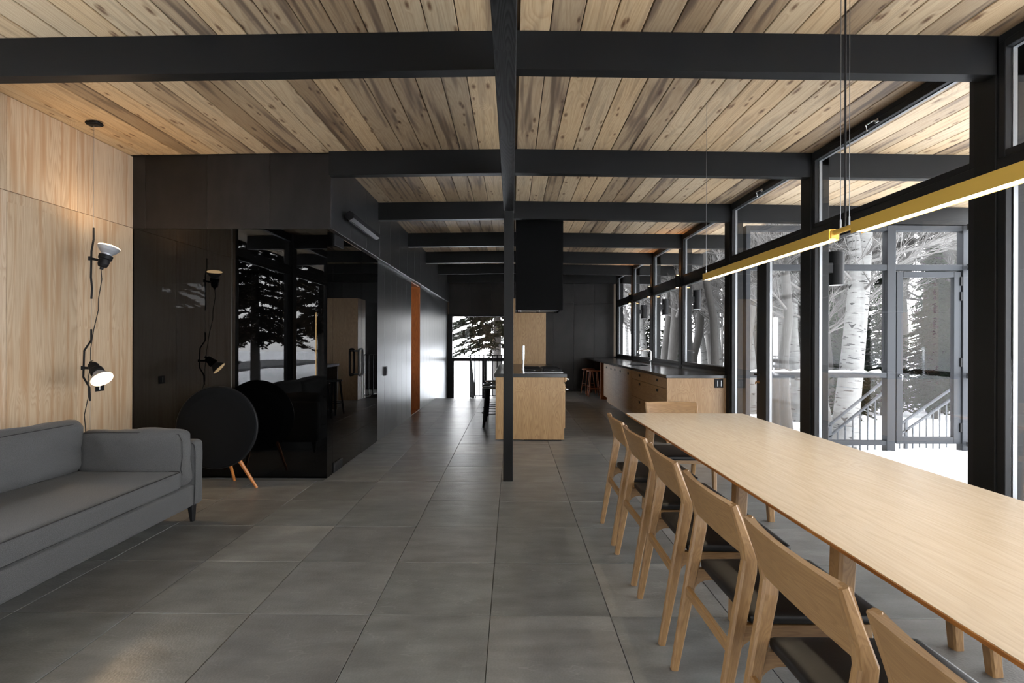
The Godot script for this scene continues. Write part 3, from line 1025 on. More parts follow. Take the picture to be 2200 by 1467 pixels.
# ------------------------------------------------------------------ porch outside the window wall
func build_porch() -> void:
	var dk := thing("porch_deck", "porch deck under trampled snow outside the window wall", "deck", P(4.6, 0, 1.3))
	var st := mb()
	bbox(st, Vector3(-1.51, -0.35, -5.55), Vector3(1.6, -0.09, 5.4), 0.0)
	put(st, "boards", M.porch_frame, dk)
	# snow blanket with footprints
	var sn := mb()
	var nz := FastNoiseLite.new()
	nz.seed = 5
	nz.frequency = 1.3
	sn.set_smooth_group(0)
	var N := 60
	var L := 60
	for i in N:
		for j in L:
			var q := []
			for k in [[0, 0], [1, 0], [1, 1], [0, 1]]:
				var x := lerpf(-1.51, 1.55, float(i + k[0]) / N)
				var z := lerpf(-5.45, 5.3, float(j + k[1]) / L)
				q.append(Vector3(x, -0.05 + 0.035 * nz.get_noise_2d(x * 1.2, z) + 0.02 * nz.get_noise_2d(x * 5 + 40, z * 5), z))
			for t in [0, 1, 2, 0, 2, 3]:
				sn.add_vertex(q[t])
	sn.generate_normals()
	var so := put(sn, "snow", M.snow, dk)
	so.set_meta("kind", "stuff")
	# end wall of the porch: fixed panes and a door
	var w := thing("porch_screen", "grey framed glazed porch end wall with snow on its rail", "glazed wall", P(4.1, 0, 6.78))
	st = mb()
	for q in [[-0.98, -0.92, -0.08, 2.93], [0.895, 1.01, -0.08, 2.93], [1.895, 2.0, -0.08, 2.93]]:
		var pm := mb()
		bbox(pm, Vector3(q[0], q[2], -0.05), Vector3(q[1], q[3], 0.05), 0.004)
		put(pm, "post", M.porch_frame, w)
	for q in [[-0.92, 0.895, 0.0, 0.06], [-0.92, 0.895, 0.90, 0.97], [-0.92, 1.895, 2.335, 2.41], [-0.92, 1.895, 2.86, 2.93]]:
		var pm := mb()
		bbox(pm, Vector3(q[0], q[2], -0.04), Vector3(q[1], q[3], 0.045), 0.004)
		put(pm, "rail", M.porch_frame, w)
	for q in [[-0.92, 0.895, 0.06, 0.90], [-0.92, 0.895, 0.97, 2.335], [-0.92, 0.895, 2.41, 2.86], [1.01, 1.895, 2.41, 2.86]]:
		var pm := mb()
		bbox(pm, Vector3(q[0], q[2], -0.003), Vector3(q[1], q[3], 0.003), 0.0)
		put(pm, "pane", M.glass_porch, w)
	var heap := mb()
	var hp := []
	var hr := []
	for k in 24:
		hp.append(Vector3(-0.9 + k * 0.075, 0.968, 0.0))
		hr.append(0.018 + 0.022 * absf(sin(k * 0.9)) + 0.01 * sin(k * 2.3))
	tube(heap, hp, hr, 8)
	put(heap, "snow_ridge", M.snow, w)
	var d := thing("porch_door", "grey framed glass porch door with four black hinges", "door", P(5.565, 0, 6.78))
	st = mb()
	for q in [[-0.43, -0.345, 0.02, 2.32], [0.33, 0.425, 0.02, 2.32], [-0.345, 0.33, 0.02, 0.11], [-0.345, 0.33, 2.245, 2.32]]:
		bbox(st, Vector3(q[0], q[2], -0.03), Vector3(q[1], q[3], 0.03), 0.004)
	put(st, "frame", M.porch_frame, d)
	st = mb()
	bbox(st, Vector3(-0.345, 0.11, -0.003), Vector3(0.33, 2.245, 0.003), 0.0)
	put(st, "pane", M.glass_porch, d)
	for yy in [0.18, 1.05, 1.93, 2.13]:
		st = mb()
		bbox(st, Vector3(0.405, yy, 0.028), Vector3(0.432, yy + 0.12, 0.045), 0.003)
		put(st, "hinge", M.black, d)
	st = mb()
	lathe(st, [[0.0, 0.0], [0.022, 0.0], [0.02, 0.02], [0.012, 0.025], [0.012, 0.05], [0.0, 0.05]], 12, Transform3D(Basis(Vector3(1, 0, 0), PI / 2), Vector3(-0.388, 0.93, 0.03)))
	bbox(st, Vector3(-0.394, 0.87, 0.075), Vector3(-0.382, 0.93, 0.08), 0.001)
	put(st, "lock", M.grey_metal, d)
	# outer side of the porch
	var s := thing("porch_side_screen", "grey porch side wall of posts and rails", "glazed wall", P(6.05, 0, 1.4))
	for dd in [-3.0, -1.0, 1.2, 3.04, 4.91]:
		st = mb()
		bbox(st, Vector3(-0.05, -0.08, -(dd - 1.4) - 0.05), Vector3(0.05, 2.95, -(dd - 1.4) + 0.05), 0.004)
		put(st, "post", M.porch_frame, s)
	for yy in [[0.0, 0.06], [0.90, 0.97], [2.335, 2.41], [2.86, 2.94]]:
		st = mb()
		bbox(st, Vector3(-0.04, yy[0], -5.3), Vector3(0.04, yy[1], 5.4), 0.004)
		put(st, "rail", M.porch_frame, s)
	# outdoor stair railings
	for q in [[5.05, 6.27, -0.26, 0.74, 8.5, "grey steel stair railing rising to a post beside the birch trunk"], [7.1, 8.6, -0.30, 0.75, 9.5, "grey steel stair railing rising behind the porch door"]]:
		var r := thing("stair_guard", q[5], "railing", P(q[0], 0, q[4]))
		var len: float = q[1] - q[0]
		for off in [0.0, -0.19]:
			st = mb()
			loft(st, [Vector3(0, q[2] + off, 0), Vector3(len, q[3] + off, 0)], [Vector2(0.05, 0.035), Vector2(0.05, 0.035)], Vector3(0, 0, 1))
			put(st, "handrail" if off == 0.0 else "lower_rail", M.porch_frame, r)
		var kk := 0
		var x := 0.06
		while x < len:
			var y: float = lerpf(q[2], q[3], x / len) - 0.19
			st = mb()
			bbox(st, Vector3(x - 0.009, y - 0.85, -0.009), Vector3(x + 0.009, y, 0.009), 0.001)
			put(st, "baluster", M.porch_frame, r)
			x += 0.125
			kk += 1
		for xx in [0.3, len]:
			st = mb()
			bbox(st, Vector3(xx - 0.025, -1.2, -0.025), Vector3(xx + 0.025, lerpf(q[2], q[3], xx / len), 0.025), 0.003)
			put(st, "post", M.porch_frame, r)

# ------------------------------------------------------------------ kitchen
func slot(parent: Node, p: Vector3, horizontal := true) -> void:
	var st := mb()
	bbox(st, p + Vector3(-0.003, -0.019, -0.045), p + Vector3(0.004, 0.019, 0.045), 0.002)
	put(st, "finger_slot", M.black, parent)

func build_kitchen() -> void:
	# island
	var t := thing("island_cabinet", "oak kitchen island cabinet with vertical grain end panel", "cabinet", P(0.25, 0, 8.4))
	var st := mb()
	bbox(st, Vector3(-0.475, 0.015, 1.43), Vector3(0.474, 0.876, 1.456), 0.002, 1, Vector2(0.3, 0.1))
	put(st, "end_panel", M.oak, t)
	st = mb()
	bbox(st, Vector3(-0.1, 0.08, -1.5), Vector3(0.46, 0.876, 1.43), 0.002, 1, Vector2(0.1, 0.7))
	put(st, "body", M.oak, t)
	st = mb()
	bbox(st, Vector3(-0.08, 0.0, -1.45), Vector3(0.44, 0.08, 1.42), 0.0)
	put(st, "plinth", M.black, t)
	st = mb()
	bbox(st, Vector3(-0.475, 0.015, -1.53), Vector3(0.474, 0.876, -1.5), 0.002)
	put(st, "back_panel", M.oak, t)
	var wt := thing("island_worktop", "dark stone worktop on the kitchen island", "worktop", P(0.26, 0.876, 8.4))
	st = mb()
	bbox(st, Vector3(-0.505, 0.0, -1.56), Vector3(0.50, 0.05, 1.475), 0.003)
	put(st, "slab", M.stone_top, wt)
	# range set in the island's window side
	var r := thing("range_cooker", "built-in range with black grates, chrome knobs and chrome oven handle", "cooker", P(0.72, 0, 7.75))
	st = mb()
	bbox(st, Vector3(0.007, 0.80, -0.45), Vector3(0.05, 0.91, 0.70), 0.018)
	put(st, "control_panel", M.oak, r)
	st = mb()
	bbox(st, Vector3(0.007, 0.15, -0.44), Vector3(0.03, 0.78, 0.68), 0.004)
	put(st, "oven_door", M.oak, r)
	for k in 5:
		st = mb()
		lathe(st, [[0.0, 0.0], [0.024, 0.0], [0.026, 0.012], [0.018, 0.02], [0.018, 0.045], [0.0, 0.047]], 14, Transform3D(Basis(Vector3(0, 0, 1), -PI / 2), Vector3(0.05, 0.835, 0.58 - k * 0.22)))
		put(st, "knob", M.chrome, r)
	st = mb()
	tube(st, [Vector3(0.03, 0.70, 0.6), Vector3(0.075, 0.69, 0.6), Vector3(0.08, 0.685, 0.55), Vector3(0.08, 0.685, -0.33), Vector3(0.075, 0.69, -0.38), Vector3(0.03, 0.70, -0.38)], [0.011], 8)
	put(st, "oven_handle", M.chrome, r)
	var ck := thing("gas_cooktop", "black gas cooktop with cast grates and burners on the island", "cooktop", P(0.45, 0.926, 7.62))
	st = mb()
	bbox(st, Vector3(-0.29, 0.0, -0.45), Vector3(0.28, 0.014, 0.45), 0.004)
	put(st, "tray", M.grey_metal, ck)
	for gx in [-0.145, 0.135]:
		for gz in [-0.225, 0.215]:
			st = mb()
			for s in [-1.0, 1.0]:
				bbox(st, Vector3(gx - 0.13, 0.03, gz + s * 0.195 - 0.008), Vector3(gx + 0.13, 0.048, gz + s * 0.195 + 0.008), 0.002)
				bbox(st, Vector3(gx + s * 0.125 - 0.008, 0.03, gz - 0.2), Vector3(gx + s * 0.125 + 0.008, 0.048, gz + 0.2), 0.002)
				for s2 in [-1.0, 1.0]:
					bbox(st, Vector3(gx + s * 0.12 - 0.007, 0.012, gz + s2 * 0.19 - 0.007), Vector3(gx + s * 0.12 + 0.007, 0.031, gz + s2 * 0.19 + 0.007), 0.001)
			for k in 3:
				bbox(st, Vector3(gx - 0.12, 0.032, gz - 0.10 + k * 0.1 - 0.006), Vector3(gx + 0.12, 0.048, gz - 0.10 + k * 0.1 + 0.006), 0.002)
			put(st, "grate", M.black, ck)
			st = mb()
			lathe(st, [[0.0, 0.014], [0.045, 0.014], [0.042, 0.024], [0.03, 0.028], [0.0, 0.028]], 16, Transform3D(Basis(), Vector3(gx, 0, gz)))
			put(st, "burner", M.grey_metal, ck)
	var fa := thing("pot_filler_faucet", "straight upright chrome faucet on the island beside the cooktop", "faucet", P(0.16, 0.926, 7.05))
	st = mb()
	lathe(st, [[0.0, 0.0], [0.03, 0.0], [0.03, 0.006], [0.0, 0.006]], 16)
	bbox(st, Vector3(-0.05, 0.0, -0.05), Vector3(0.05, 0.004, 0.05), 0.001)
	put(st, "base", M.chrome, fa)
	st = mb()
	tube(st, [Vector3(0, 0.004, 0), Vector3(0, 0.19, 0)], [0.012], 12)
	tube(st, [Vector3(0, 0.19, 0), Vector3(0, 0.195, 0), Vector3(0, 0.385, 0)], [0.013, 0.019, 0.019], 12)
	put(st, "spout", M.chrome, fa)
	# hood
	var h := thing("range_hood", "tall matt black range hood hanging from the ceiling over the island", "hood", P(0.39, 1.82, 7.5))
	st = mb()
	var hy := roof_y(0.39) - 1.82
	bbox(st, Vector3(-0.338, 0.0, -0.36), Vector3(0.338, hy, -0.345), 0.003)
	bbox(st, Vector3(-0.338, 0.0, 0.285), Vector3(0.338, hy, 0.3), 0.003)
	bbox(st, Vector3(-0.338, 0.0, -0.345), Vector3(-0.323, hy, 0.285), 0.003)
	bbox(st, Vector3(0.323, 0.0, -0.345), Vector3(0.338, hy, 0.285), 0.003)
	put(st, "casing", M.hood, h)
	st = mb()
	bbox(st, Vector3(-0.30, 0.012, -0.33), Vector3(0.30, 0.03, 0.27), 0.003)
	put(st, "filter_plate", M.grey_metal, h)
	for s in [-1.0, 1.0]:
		st = mb()
		bbox(st, Vector3(s * 0.14 - 0.12, 0.004, -0.28), Vector3(s * 0.14 + 0.12, 0.012, 0.1), 0.003)
		put(st, "filter", M.alu, h)
	# tall oak cabinet behind the island
	var oc := thing("tall_oak_cabinet", "tall oak cupboard side behind the island beyond the worktop", "cabinet", P(0.33, 0, 11.9))
	st = mb()
	bbox(st, Vector3(-0.44, 0.0, -0.3), Vector3(0.45, 2.36, 0.3), 0.003, 1, Vector2(0.2, 0.55))
	put(st, "carcass", M.oak, oc)
	# worktop run along the windows
	var wt2 := thing("window_worktop", "long dark stone worktop running under the kitchen windows", "worktop", P(2.5, 0.882, 10.6))
	st = mb()
	bbox(st, Vector3(-0.415, 0.0, -3.72), Vector3(0.412, 0.04, 0.45), 0.003)
	bbox(st, Vector3(-0.415, 0.0, 0.45), Vector3(-0.21, 0.04, 1.2), 0.002)
	bbox(st, Vector3(0.1, 0.0, 0.45), Vector3(0.412, 0.04, 1.2), 0.002)
	bbox(st, Vector3(-0.415, 0.0, 1.2), Vector3(0.412, 0.04, 3.79), 0.003)
	put(st, "slab", M.stone_top, wt2)
	var sk := thing("kitchen_sink", "dark undermount sink set in the window worktop", "sink", P(2.445, 0.70, 9.775))
	st = mb()
	bbox(st, Vector3(-0.165, 0.0, -0.385), Vector3(0.165, 0.008, 0.385), 0.0)
	bbox(st, Vector3(-0.165, 0.008, -0.385), Vector3(-0.157, 0.18, 0.385), 0.0)
	bbox(st, Vector3(0.157, 0.008, -0.385), Vector3(0.165, 0.18, 0.385), 0.0)
	bbox(st, Vector3(-0.157, 0.008, -0.385), Vector3(0.157, 0.18, -0.377), 0.0)
	bbox(st, Vector3(-0.157, 0.008, 0.377), Vector3(0.157, 0.18, 0.385), 0.0)
	put(st, "basin", M.grey_metal, sk)
	var kf := thing("kitchen_faucet", "chrome bridge-neck faucet beside the sink under the windows", "faucet", P(2.66, 0.922, 9.65))
	st = mb()
	tube(st, [Vector3(0, 0, 0), Vector3(0, 0.03, 0), Vector3(0, 0.031, 0), Vector3(0, 0.23, 0), Vector3(-0.005, 0.265, 0), Vector3(-0.025, 0.285, 0), Vector3(-0.06, 0.29, -0.01), Vector3(-0.24, 0.275, -0.03), Vector3(-0.25, 0.26, -0.03), Vector3(-0.25, 0.245, -0.03)], [0.024, 0.024, 0.014, 0.014, 0.014, 0.014, 0.014, 0.013, 0.014, 0.014], 10)
	put(st, "spout", M.chrome, kf)
	st = mb()
	tube(st, [Vector3(0.0, 0.07, 0.012), Vector3(0.0, 0.085, 0.05), Vector3(-0.05, 0.10, 0.075)], [0.012, 0.009, 0.007], 8)
	put(st, "lever", M.chrome, kf)
	# drawer cabinet
	var dc := thing("drawer_cabinet", "oak drawer cabinet with finger slots at the table end of the worktop", "cabinet", P(2.5, 0, 7.78))
	st = mb()
	bbox(st, Vector3(-0.38, 0.13, -1.02), Vector3(0.40, 0.882, 0.93), 0.002)
	put(st, "carcass", M.oak, dc)
	st = mb()
	bbox(st, Vector3(-0.40, 0.0, 0.93), Vector3(0.40, 0.882, 0.955), 0.002, 1, Vector2(0.4, 0.9))
	put(st, "end_panel", M.oak_end, dc)
	st = mb()
	bbox(st, Vector3(-0.33, 0.0, -1.0), Vector3(0.38, 0.13, 0.92), 0.0)
	put(st, "plinth", M.oak, dc)
	for row in [[0.735, 0.875], [0.44, 0.729], [0.14, 0.434]]:
		var o := mb()
		bbox(o, Vector3(-0.40, row[0], -1.018), Vector3(-0.38, row[1], 0.928), 0.0015, 2, Vector2(row[0] * 3, row[0]))
		var dr := put(o, "drawer_front", M.oak, dc)
		for zz in [-0.505, 0.50]:
			slot(dr, Vector3(-0.401, row[1] - 0.055, zz))
	var sc := thing("sink_cabinet", "oak sink cabinet with five finger slots under the window worktop", "cabinet", P(2.5, 0, 10.16))
	st = mb()
	bbox(st, Vector3(-0.38, 0.13, -1.36), Vector3(0.40, 0.68, 1.355), 0.002)
	put(st, "carcass", M.oak, sc)
	st = mb()
	bbox(st, Vector3(-0.33, 0.0, -1.33), Vector3(0.38, 0.13, 1.34), 0.0)
	put(st, "plinth", M.oak, sc)
	var zz0 := [1.355, 0.0, -1.36]
	for k in 2:
		var o := mb()
		bbox(o, Vector3(-0.40, 0.14, zz0[k + 1] + 0.0015), Vector3(-0.38, 0.875, zz0[k] - 0.0015), 0.0015, 2, Vector2(k * 1.1, k * 0.37))
		var dr := put(o, "door", M.oak, sc)
		for q in [-1.03, -0.52, -0.12, 0.4, 1.06]:
			if (q > 0) == (k == 0):
				slot(dr, Vector3(-0.401, 0.80, q))
	var lp := thing("worktop_support", "narrow oak panel carrying the open end of the worktop", "panel", P(2.5, 0, 11.98))
	st = mb()
	bbox(st, Vector3(-0.39, 0.0, -0.02), Vector3(0.39, 0.882, 0.02), 0.002)
	put(st, "panel", M.oak_red, lp)
	# wooden stools nested under the worktop
	var s0 := wood_stool("wooden_stool", "brown wooden stool with splayed legs, outer one under the worktop end")
	s0.position = P(2.05, 0, 12.62)
	var s1 := copy_of(s0, "brown wooden stool with splayed legs, pushed against the end wall side")
	s1.position = P(2.03, 0, 13.35)
	s1.rotation.y = 0.3
	# bar stools at the island
	var b0 := bar_stool()
	b0.position = P(-0.32, 0, 8.12)
	for k in 2:
		var b := copy_of(b0, ["black chrome-rimmed bar stool at the island, middle one of three", "black chrome-rimmed bar stool at the island, one next to the stairs"][k])
		b.position = P(-0.33 - 0.01 * k, 0, 8.75 + 0.62 * k)
		b.rotation.y = 0.12 * (k + 1)

func wood_stool(called: String, label: String) -> Node3D:
	var t := thing(called, label, "stool", Vector3.ZERO, 0.0, "wooden stools by the end wall")
	var st := mb()
	lathe(st, [[0.0, 0.62], [0.16, 0.62], [0.172, 0.63], [0.172, 0.645], [0.165, 0.655], [0.0, 0.655]], 24)
	put(st, "seat", M.stool, t)
	for k in 4:
		var a := PI / 4 + k * PI / 2
		st = mb()
		tube(st, [Vector3(cos(a) * 0.205, 0, sin(a) * 0.205), Vector3(cos(a) * 0.11, 0.625, sin(a) * 0.11)], [0.012, 0.017], 8)
		put(st, "leg", M.stool, t)
	for k in 4:
		var a := PI / 4 + k * PI / 2
		var b := a + PI / 2
		var r := 0.175
		var y := 0.2 + 0.06 * (k % 2)
		st = mb()
		tube(st, [Vector3(cos(a) * r, y, sin(a) * r), Vector3(cos(b) * r, y, sin(b) * r)], [0.008], 6)
		put(st, "stretcher", M.stool, t)
	return t

func bar_stool() -> Node3D:
	var t := thing("bar_stool", "black chrome-rimmed bar stool at the island, one next to the free-standing post", "stool", Vector3.ZERO, 0.0, "bar stools at the island")
	var st := mb()
	lathe(st, [[0.0, 0.615], [0.15, 0.615], [0.16, 0.63], [0.155, 0.64], [0.0, 0.645]], 24)
	put(st, "seat", M.black, t)
	st = mb()
	var rim := []
	for k in 25:
		rim.append(Vector3(cos(TAU * k / 24) * 0.163, 0.628, sin(TAU * k / 24) * 0.163))
	tube(st, rim, [0.006], 6, false)
	put(st, "rim", M.chrome, t)
	for k in 4:
		var a := PI / 4 + k * PI / 2
		st = mb()
		tube(st, [Vector3(cos(a) * 0.19, 0, sin(a) * 0.19), Vector3(cos(a) * 0.12, 0.617, sin(a) * 0.12)], [0.016, 0.022], 8)
		put(st, "leg", M.black, t)
	st = mb()
	var ring := []
	for k in 17:
		ring.append(Vector3(cos(TAU * k / 16) * 0.165, 0.22, sin(TAU * k / 16) * 0.165))
	tube(st, ring, [0.007], 6, false)
	put(st, "foot_ring", M.black, t)
	return t

# ------------------------------------------------------------------ dining table and chairs
func build_table() -> void:
	var t := thing("dining_table", "long pale maple dining table with oiled edge and splayed legs", "table", P(1.525, 0, 2.28))
	var w := 0.515
	var l := 2.18
	var st := mb()
	# top surface boards joined along the length
	var n := 6
	for k in n:
		var x0 := lerpf(-w, w, float(k) / n)
		var x1 := lerpf(-w, w, float(k + 1) / n)
		bbox(st, Vector3(x0 + 0.0001, 0.728, -l), Vector3(x1 - 0.0001, 0.74, l), 0.0, 2, Vector2(k * 1.37, k * 0.61))
	put(st, "tabletop", M.table, t)
	st = mb()
	# bevelled under-edge
	var prof := [[-w - 0.004, 0.737], [-w - 0.004, 0.728], [-w + 0.045, 0.708], [w - 0.045, 0.708], [w + 0.004, 0.728], [w + 0.004, 0.737], [w, 0.7385], [-w, 0.7385]]
	var out := PackedVector2Array()
	for q in prof:
		out.append(Vector2(q[0], q[1] - (0.001 if q[1] > 0.73 else 0.0)))
	prism(st, PackedVector2Array([Vector2(-w - 0.004, 0.7385), Vector2(-w - 0.004, 0.728), Vector2(-w + 0.045, 0.706), Vector2(w - 0.045, 0.706), Vector2(w + 0.004, 0.728), Vector2(w + 0.004, 0.7385), Vector2(w, 0.7385), Vector2(w, 0.7275), Vector2(-w, 0.7275), Vector2(-w, 0.7385)]), -l - 0.002, l + 0.002, 2)
	put(st, "edge_band", M.table_edge, t)
	# legs: [x, depth offset, foot spread]
	for q in [[-0.40, 1.80, -0.03, 0.06], [0.41, 1.58, 0.05, 0.0], [-0.40, 0.20, -0.03, 0.0], [0.42, -0.01, 0.05, 0.0], [-0.40, -0.57, -0.03, 0.0], [0.42, -0.16, 0.05, -0.03], [-0.40, -1.85, -0.03, 0.0], [0.42, -1.85, 0.05, 0.0]]:
		st = mb()
		var d := -float(q[1])
		loft(st, [Vector3(q[0] + q[2], 0.0, d - q[3]), Vector3(q[0], 0.707, d)], [Vector2(0.045, 0.045), Vector2(0.06, 0.07)], Vector3(1, 0, 0), 0.15)
		put(st, "leg", M.chair, t)
	for q in [1.7, -1.7]:
		st = mb()
		bbox(st, Vector3(-0.38, 0.66, -q - 0.015), Vector3(0.38, 0.706, -q + 0.015), 0.003, 0)
		put(st, "apron", M.chair, t)

func make_chair(label: String) -> Node3D:
	# local +x is the way the sitter faces
	var t := thing("dining_chair", label, "chair", Vector3.ZERO, 0.0, "oak dining chairs round the table")
	var st: SurfaceTool
	for s in [-1.0, 1.0]:
		st = mb()
		var z: float = s * 0.207
		loft(st, [Vector3(-0.285, 0.0, z), Vector3(-0.225, 0.34, z), Vector3(-0.178, 0.60, z + s * 0.002), Vector3(-0.174, 0.645, z + s * 0.004), Vector3(-0.19, 0.70, z + s * 0.008), Vector3(-0.236, 0.828, z + s * 0.014)], [Vector2(0.027, 0.030), Vector2(0.034, 0.044), Vector2(0.034, 0.052), Vector2(0.033, 0.05), Vector2(0.030, 0.036), Vector2(0.026, 0.024)], Vector3(0, 0, 1), 0.22, Vector2(s, 0.3 * s))
		put(st, "rear_leg", M.chair, t)
		st = mb()
		loft(st, [Vector3(0.235, 0.0, z * 1.02), Vector3(0.215, 0.43, z)], [Vector2(0.028, 0.028), Vector2(0.034, 0.042)], Vector3(0, 0, 1), 0.22, Vector2(s * 2, 0.7))
		put(st, "front_leg", M.chair, t)
		# side rail with a curved gusset into the rear leg
		st = mb()
		var o := PackedVector2Array([Vector2(-0.222, 0.425), Vector2(-0.232, 0.31)])
		for k in 7:
			var a := PI - k * PI / 2 / 6.0
			o.append(Vector2(-0.145 + 0.07 * cos(a), 0.31 + 0.07 * sin(a)))
		o.append(Vector2(0.205, 0.384))
		o.append(Vector2(0.205, 0.425))
		var d0: float = -(z + 0.012)
		prism(st, o, d0, d0 + 0.024, 0, Vector2(0.2, s))
		put(st, "side_rail", M.chair, t)
	st = mb()
	bbox(st, Vector3(-0.243, 0.315, -0.195), Vector3(-0.222, 0.355, 0.195), 0.004, 2)
	put(st, "stretcher", M.chair, t)
	st = mb()
	bbox(st, Vector3(0.205, 0.385, -0.19), Vector3(0.228, 0.425, 0.19), 0.004, 2)
	put(st, "front_rail", M.chair, t)
	# backrest: flat behind, scooped in front
	st = mb()
	var n := 16
	var ys := [0.652, 0.70, 0.76, 0.828]
	st.set_smooth_group(0)
	var P3 := func(i: int, j: int, front: bool) -> Vector3:
		var u := 2.0 * i / n - 1.0
		var z := u * 0.226
		var y: float = ys[j] + (0.004 * (1 - u * u) if j == 3 else 0.0) + (0.012 * (1 - u * u) if j == 0 else 0.0)
		var lean := -0.176 - (y - 0.65) * 0.33
		var xb := lean - 0.013 - 0.016 * (1 - u * u)
		var thick := 0.018 + 0.014 * pow(absf(u), 2.2)
		return Vector3(xb + (thick if front else 0.0), y, z)
	var quad := func(a: Vector3, b: Vector3, c: Vector3, d: Vector3, ua: Vector2, ub: Vector2, uc: Vector2, ud: Vector2, nn: Vector3) -> void:
		var fl := (b - a).cross(c - a).dot(nn) > 0.0
		var ps := [a, b, c, d]
		var us := [ua, ub, uc, ud]
		for t3 in ([0, 2, 1, 0, 3, 2] if fl else [0, 1, 2, 0, 2, 3]):
			st.set_uv(us[t3])
			st.add_vertex(ps[t3])
	for i in n:
		for j in 3:
			for front in [false, true]:
				st.set_smooth_group(1 if front else 2)
				var a: Vector3 = P3.call(i, j, front)
				var b: Vector3 = P3.call(i + 1, j, front)
				var c: Vector3 = P3.call(i + 1, j + 1, front)
				var d: Vector3 = P3.call(i, j + 1, front)
				quad.call(a, b, c, d, Vector2(a.z, a.y), Vector2(b.z, b.y), Vector2(c.z, c.y), Vector2(d.z, d.y), Vector3(1 if front else -1, 0, 0))
		for j in [0, 3]:
			st.set_smooth_group(3 + j)
			var a: Vector3 = P3.call(i, j, false)
			var b: Vector3 = P3.call(i + 1, j, false)
			var c: Vector3 = P3.call(i + 1, j, true)
			var d: Vector3 = P3.call(i, j, true)
			quad.call(a, b, c, d, Vector2(a.z, a.x), Vector2(b.z, b.x), Vector2(c.z, c.x), Vector2(d.z, d.x), Vector3(0, 1 if j == 3 else -1, 0))
	for i in [0, n]:
		st.set_smooth_group(9 + i)
		for j in 3:
			var a: Vector3 = P3.call(i, j, false)
			var b: Vector3 = P3.call(i, j, true)
			var c: Vector3 = P3.call(i, j + 1, true)
			var d: Vector3 = P3.call(i, j + 1, false)
			quad.call(a, b, c, d, Vector2(a.x, a.y), Vector2(b.x, b.y), Vector2(c.x, c.y), Vector2(d.x, d.y), Vector3(0, 0, 1 if i == n else -1))
	st.generate_normals()
	put(st, "backrest", M.chair, t)
	# padded seat
	st = mb()
	cushion(st, Vector3(-0.175, 0.425, -0.222), Vector3(0.29, 0.462, 0.222), 0.015, Vector3(0, 0.010, 0), 7, 12, 0.0008)
	put(st, "seat_pad", M.leather, t)
	return t

func build_chairs() -> void:
	var ds := [3.60, 3.05, 2.485, 1.905, 1.345, 0.80]
	var which := ["first from table's kitchen end", "second from table's kitchen end", "third from table's kitchen end", "fourth from table's kitchen end", "fifth from table's kitchen end", "sixth from table's kitchen end"]
	var c0 := make_chair("oak dining chair with black seat, sofa side, " + which[0])
	c0.position = P(0.97, 0, ds[0])
	var turns := [0.0, 0.02, -0.015, 0.01, 0.0, 0.015]
	for i in range(1, 6):
		var c := copy_of(c0, "oak dining chair with black seat, sofa side, " + which[i])
		c.position = P(0.97, 0, ds[i])
		c.rotation.y = turns[i]
	var hc := copy_of(c0, "oak dining chair with black seat at the head of the table")
	hc.position = P(1.43, 0, 4.30)
	hc.rotation.y = -PI / 2

# ------------------------------------------------------------------ pendant over the table
func build_pendant() -> void:
	var t := thing("linear_pendant_lamp", "long gold linear pendant lamp with white light strip over the table", "pendant lamp", P(1.5, 1.846, 2.28))
	for s in [1.0, -1.0]:
		# s = 1: far half
		var z0: float = -0.075 if s > 0 else 0.075
		var z1: float = -1.63 if s > 0 else 1.63
		var st := mb()
		# channel: two sides and a top
		bbox(st, Vector3(-0.024, 0.0, z0), Vector3(-0.0215, 0.052, z1), 0.0005)
		bbox(st, Vector3(0.0215, 0.0, z0), Vector3(0.024, 0.052, z1), 0.0005)
		bbox(st, Vector3(-0.0215, 0.0495, z0), Vector3(0.0215, 0.052, z1), 0.0005)
		put(st, "channel", M.brass, t)
		st = mb()
		bbox(st, Vector3(-0.021, 0.002, z0 + (-0.02 if s > 0 else 0.02)), Vector3(0.021, 0.008, z1 - (-0.02 if s > 0 else 0.02)), 0.001)
		put(st, "light_strip", M.led, t)
		var al := AreaLight3D.new()
		al.name = "strip_light"
		al.area_size = Vector2(0.04, absf(z1 - z0) - 0.04)
		al.light_color = Color(1.0, 0.91, 0.78)
		al.light_energy = 0.02
		al.set("area_range", 12.0)
		al.shadow_enabled = true
		t.add_child(al)
		al.position = Vector3(0, -0.002, (z0 + z1) / 2)
		al.rotation.x = -PI / 2
	var st := mb()
	tube(st, [Vector3(0, 0.035, -0.09), Vector3(0, 0.035, 0.09)], [0.012], 10)
	bbox(st, Vector3(-0.02, 0.008, -0.078), Vector3(0.02, 0.045, -0.066), 0.002)
	put(st, "connector", M.brass, t)
	var top := roof_y(1.5) - 1.846
	for q in [[-0.03, 0.0015, "suspension_wire"], [0.03, 0.0015, "suspension_wire"]]:
		st = mb()
		tube(st, [Vector3(0, 0.045, q[0]), Vector3(0, top, q[0])], [q[1]], 6)
		tube(st, [Vector3(0, 0.045, q[0]), Vector3(0, 0.085, q[0])], [0.004], 8)
		put(st, q[2], M.grey_metal, t)
	st = mb()
	tube(st, [Vector3(0, 0.04, 0.0), Vector3(0.0, 0.09, 0.003), Vector3(0, top, 0.0)], [0.004], 6)
	put(st, "power_cord", M.cord, t)
	for z in [-1.62, 1.62]:
		st = mb()
		tube(st, [Vector3(0, 0.05, z), Vector3(0, top, z)], [0.0012], 6)
		tube(st, [Vector3(0, 0.05, z), Vector3(0, 0.08, z)], [0.004], 8)
		put(st, "suspension_wire", M.grey_metal, t)

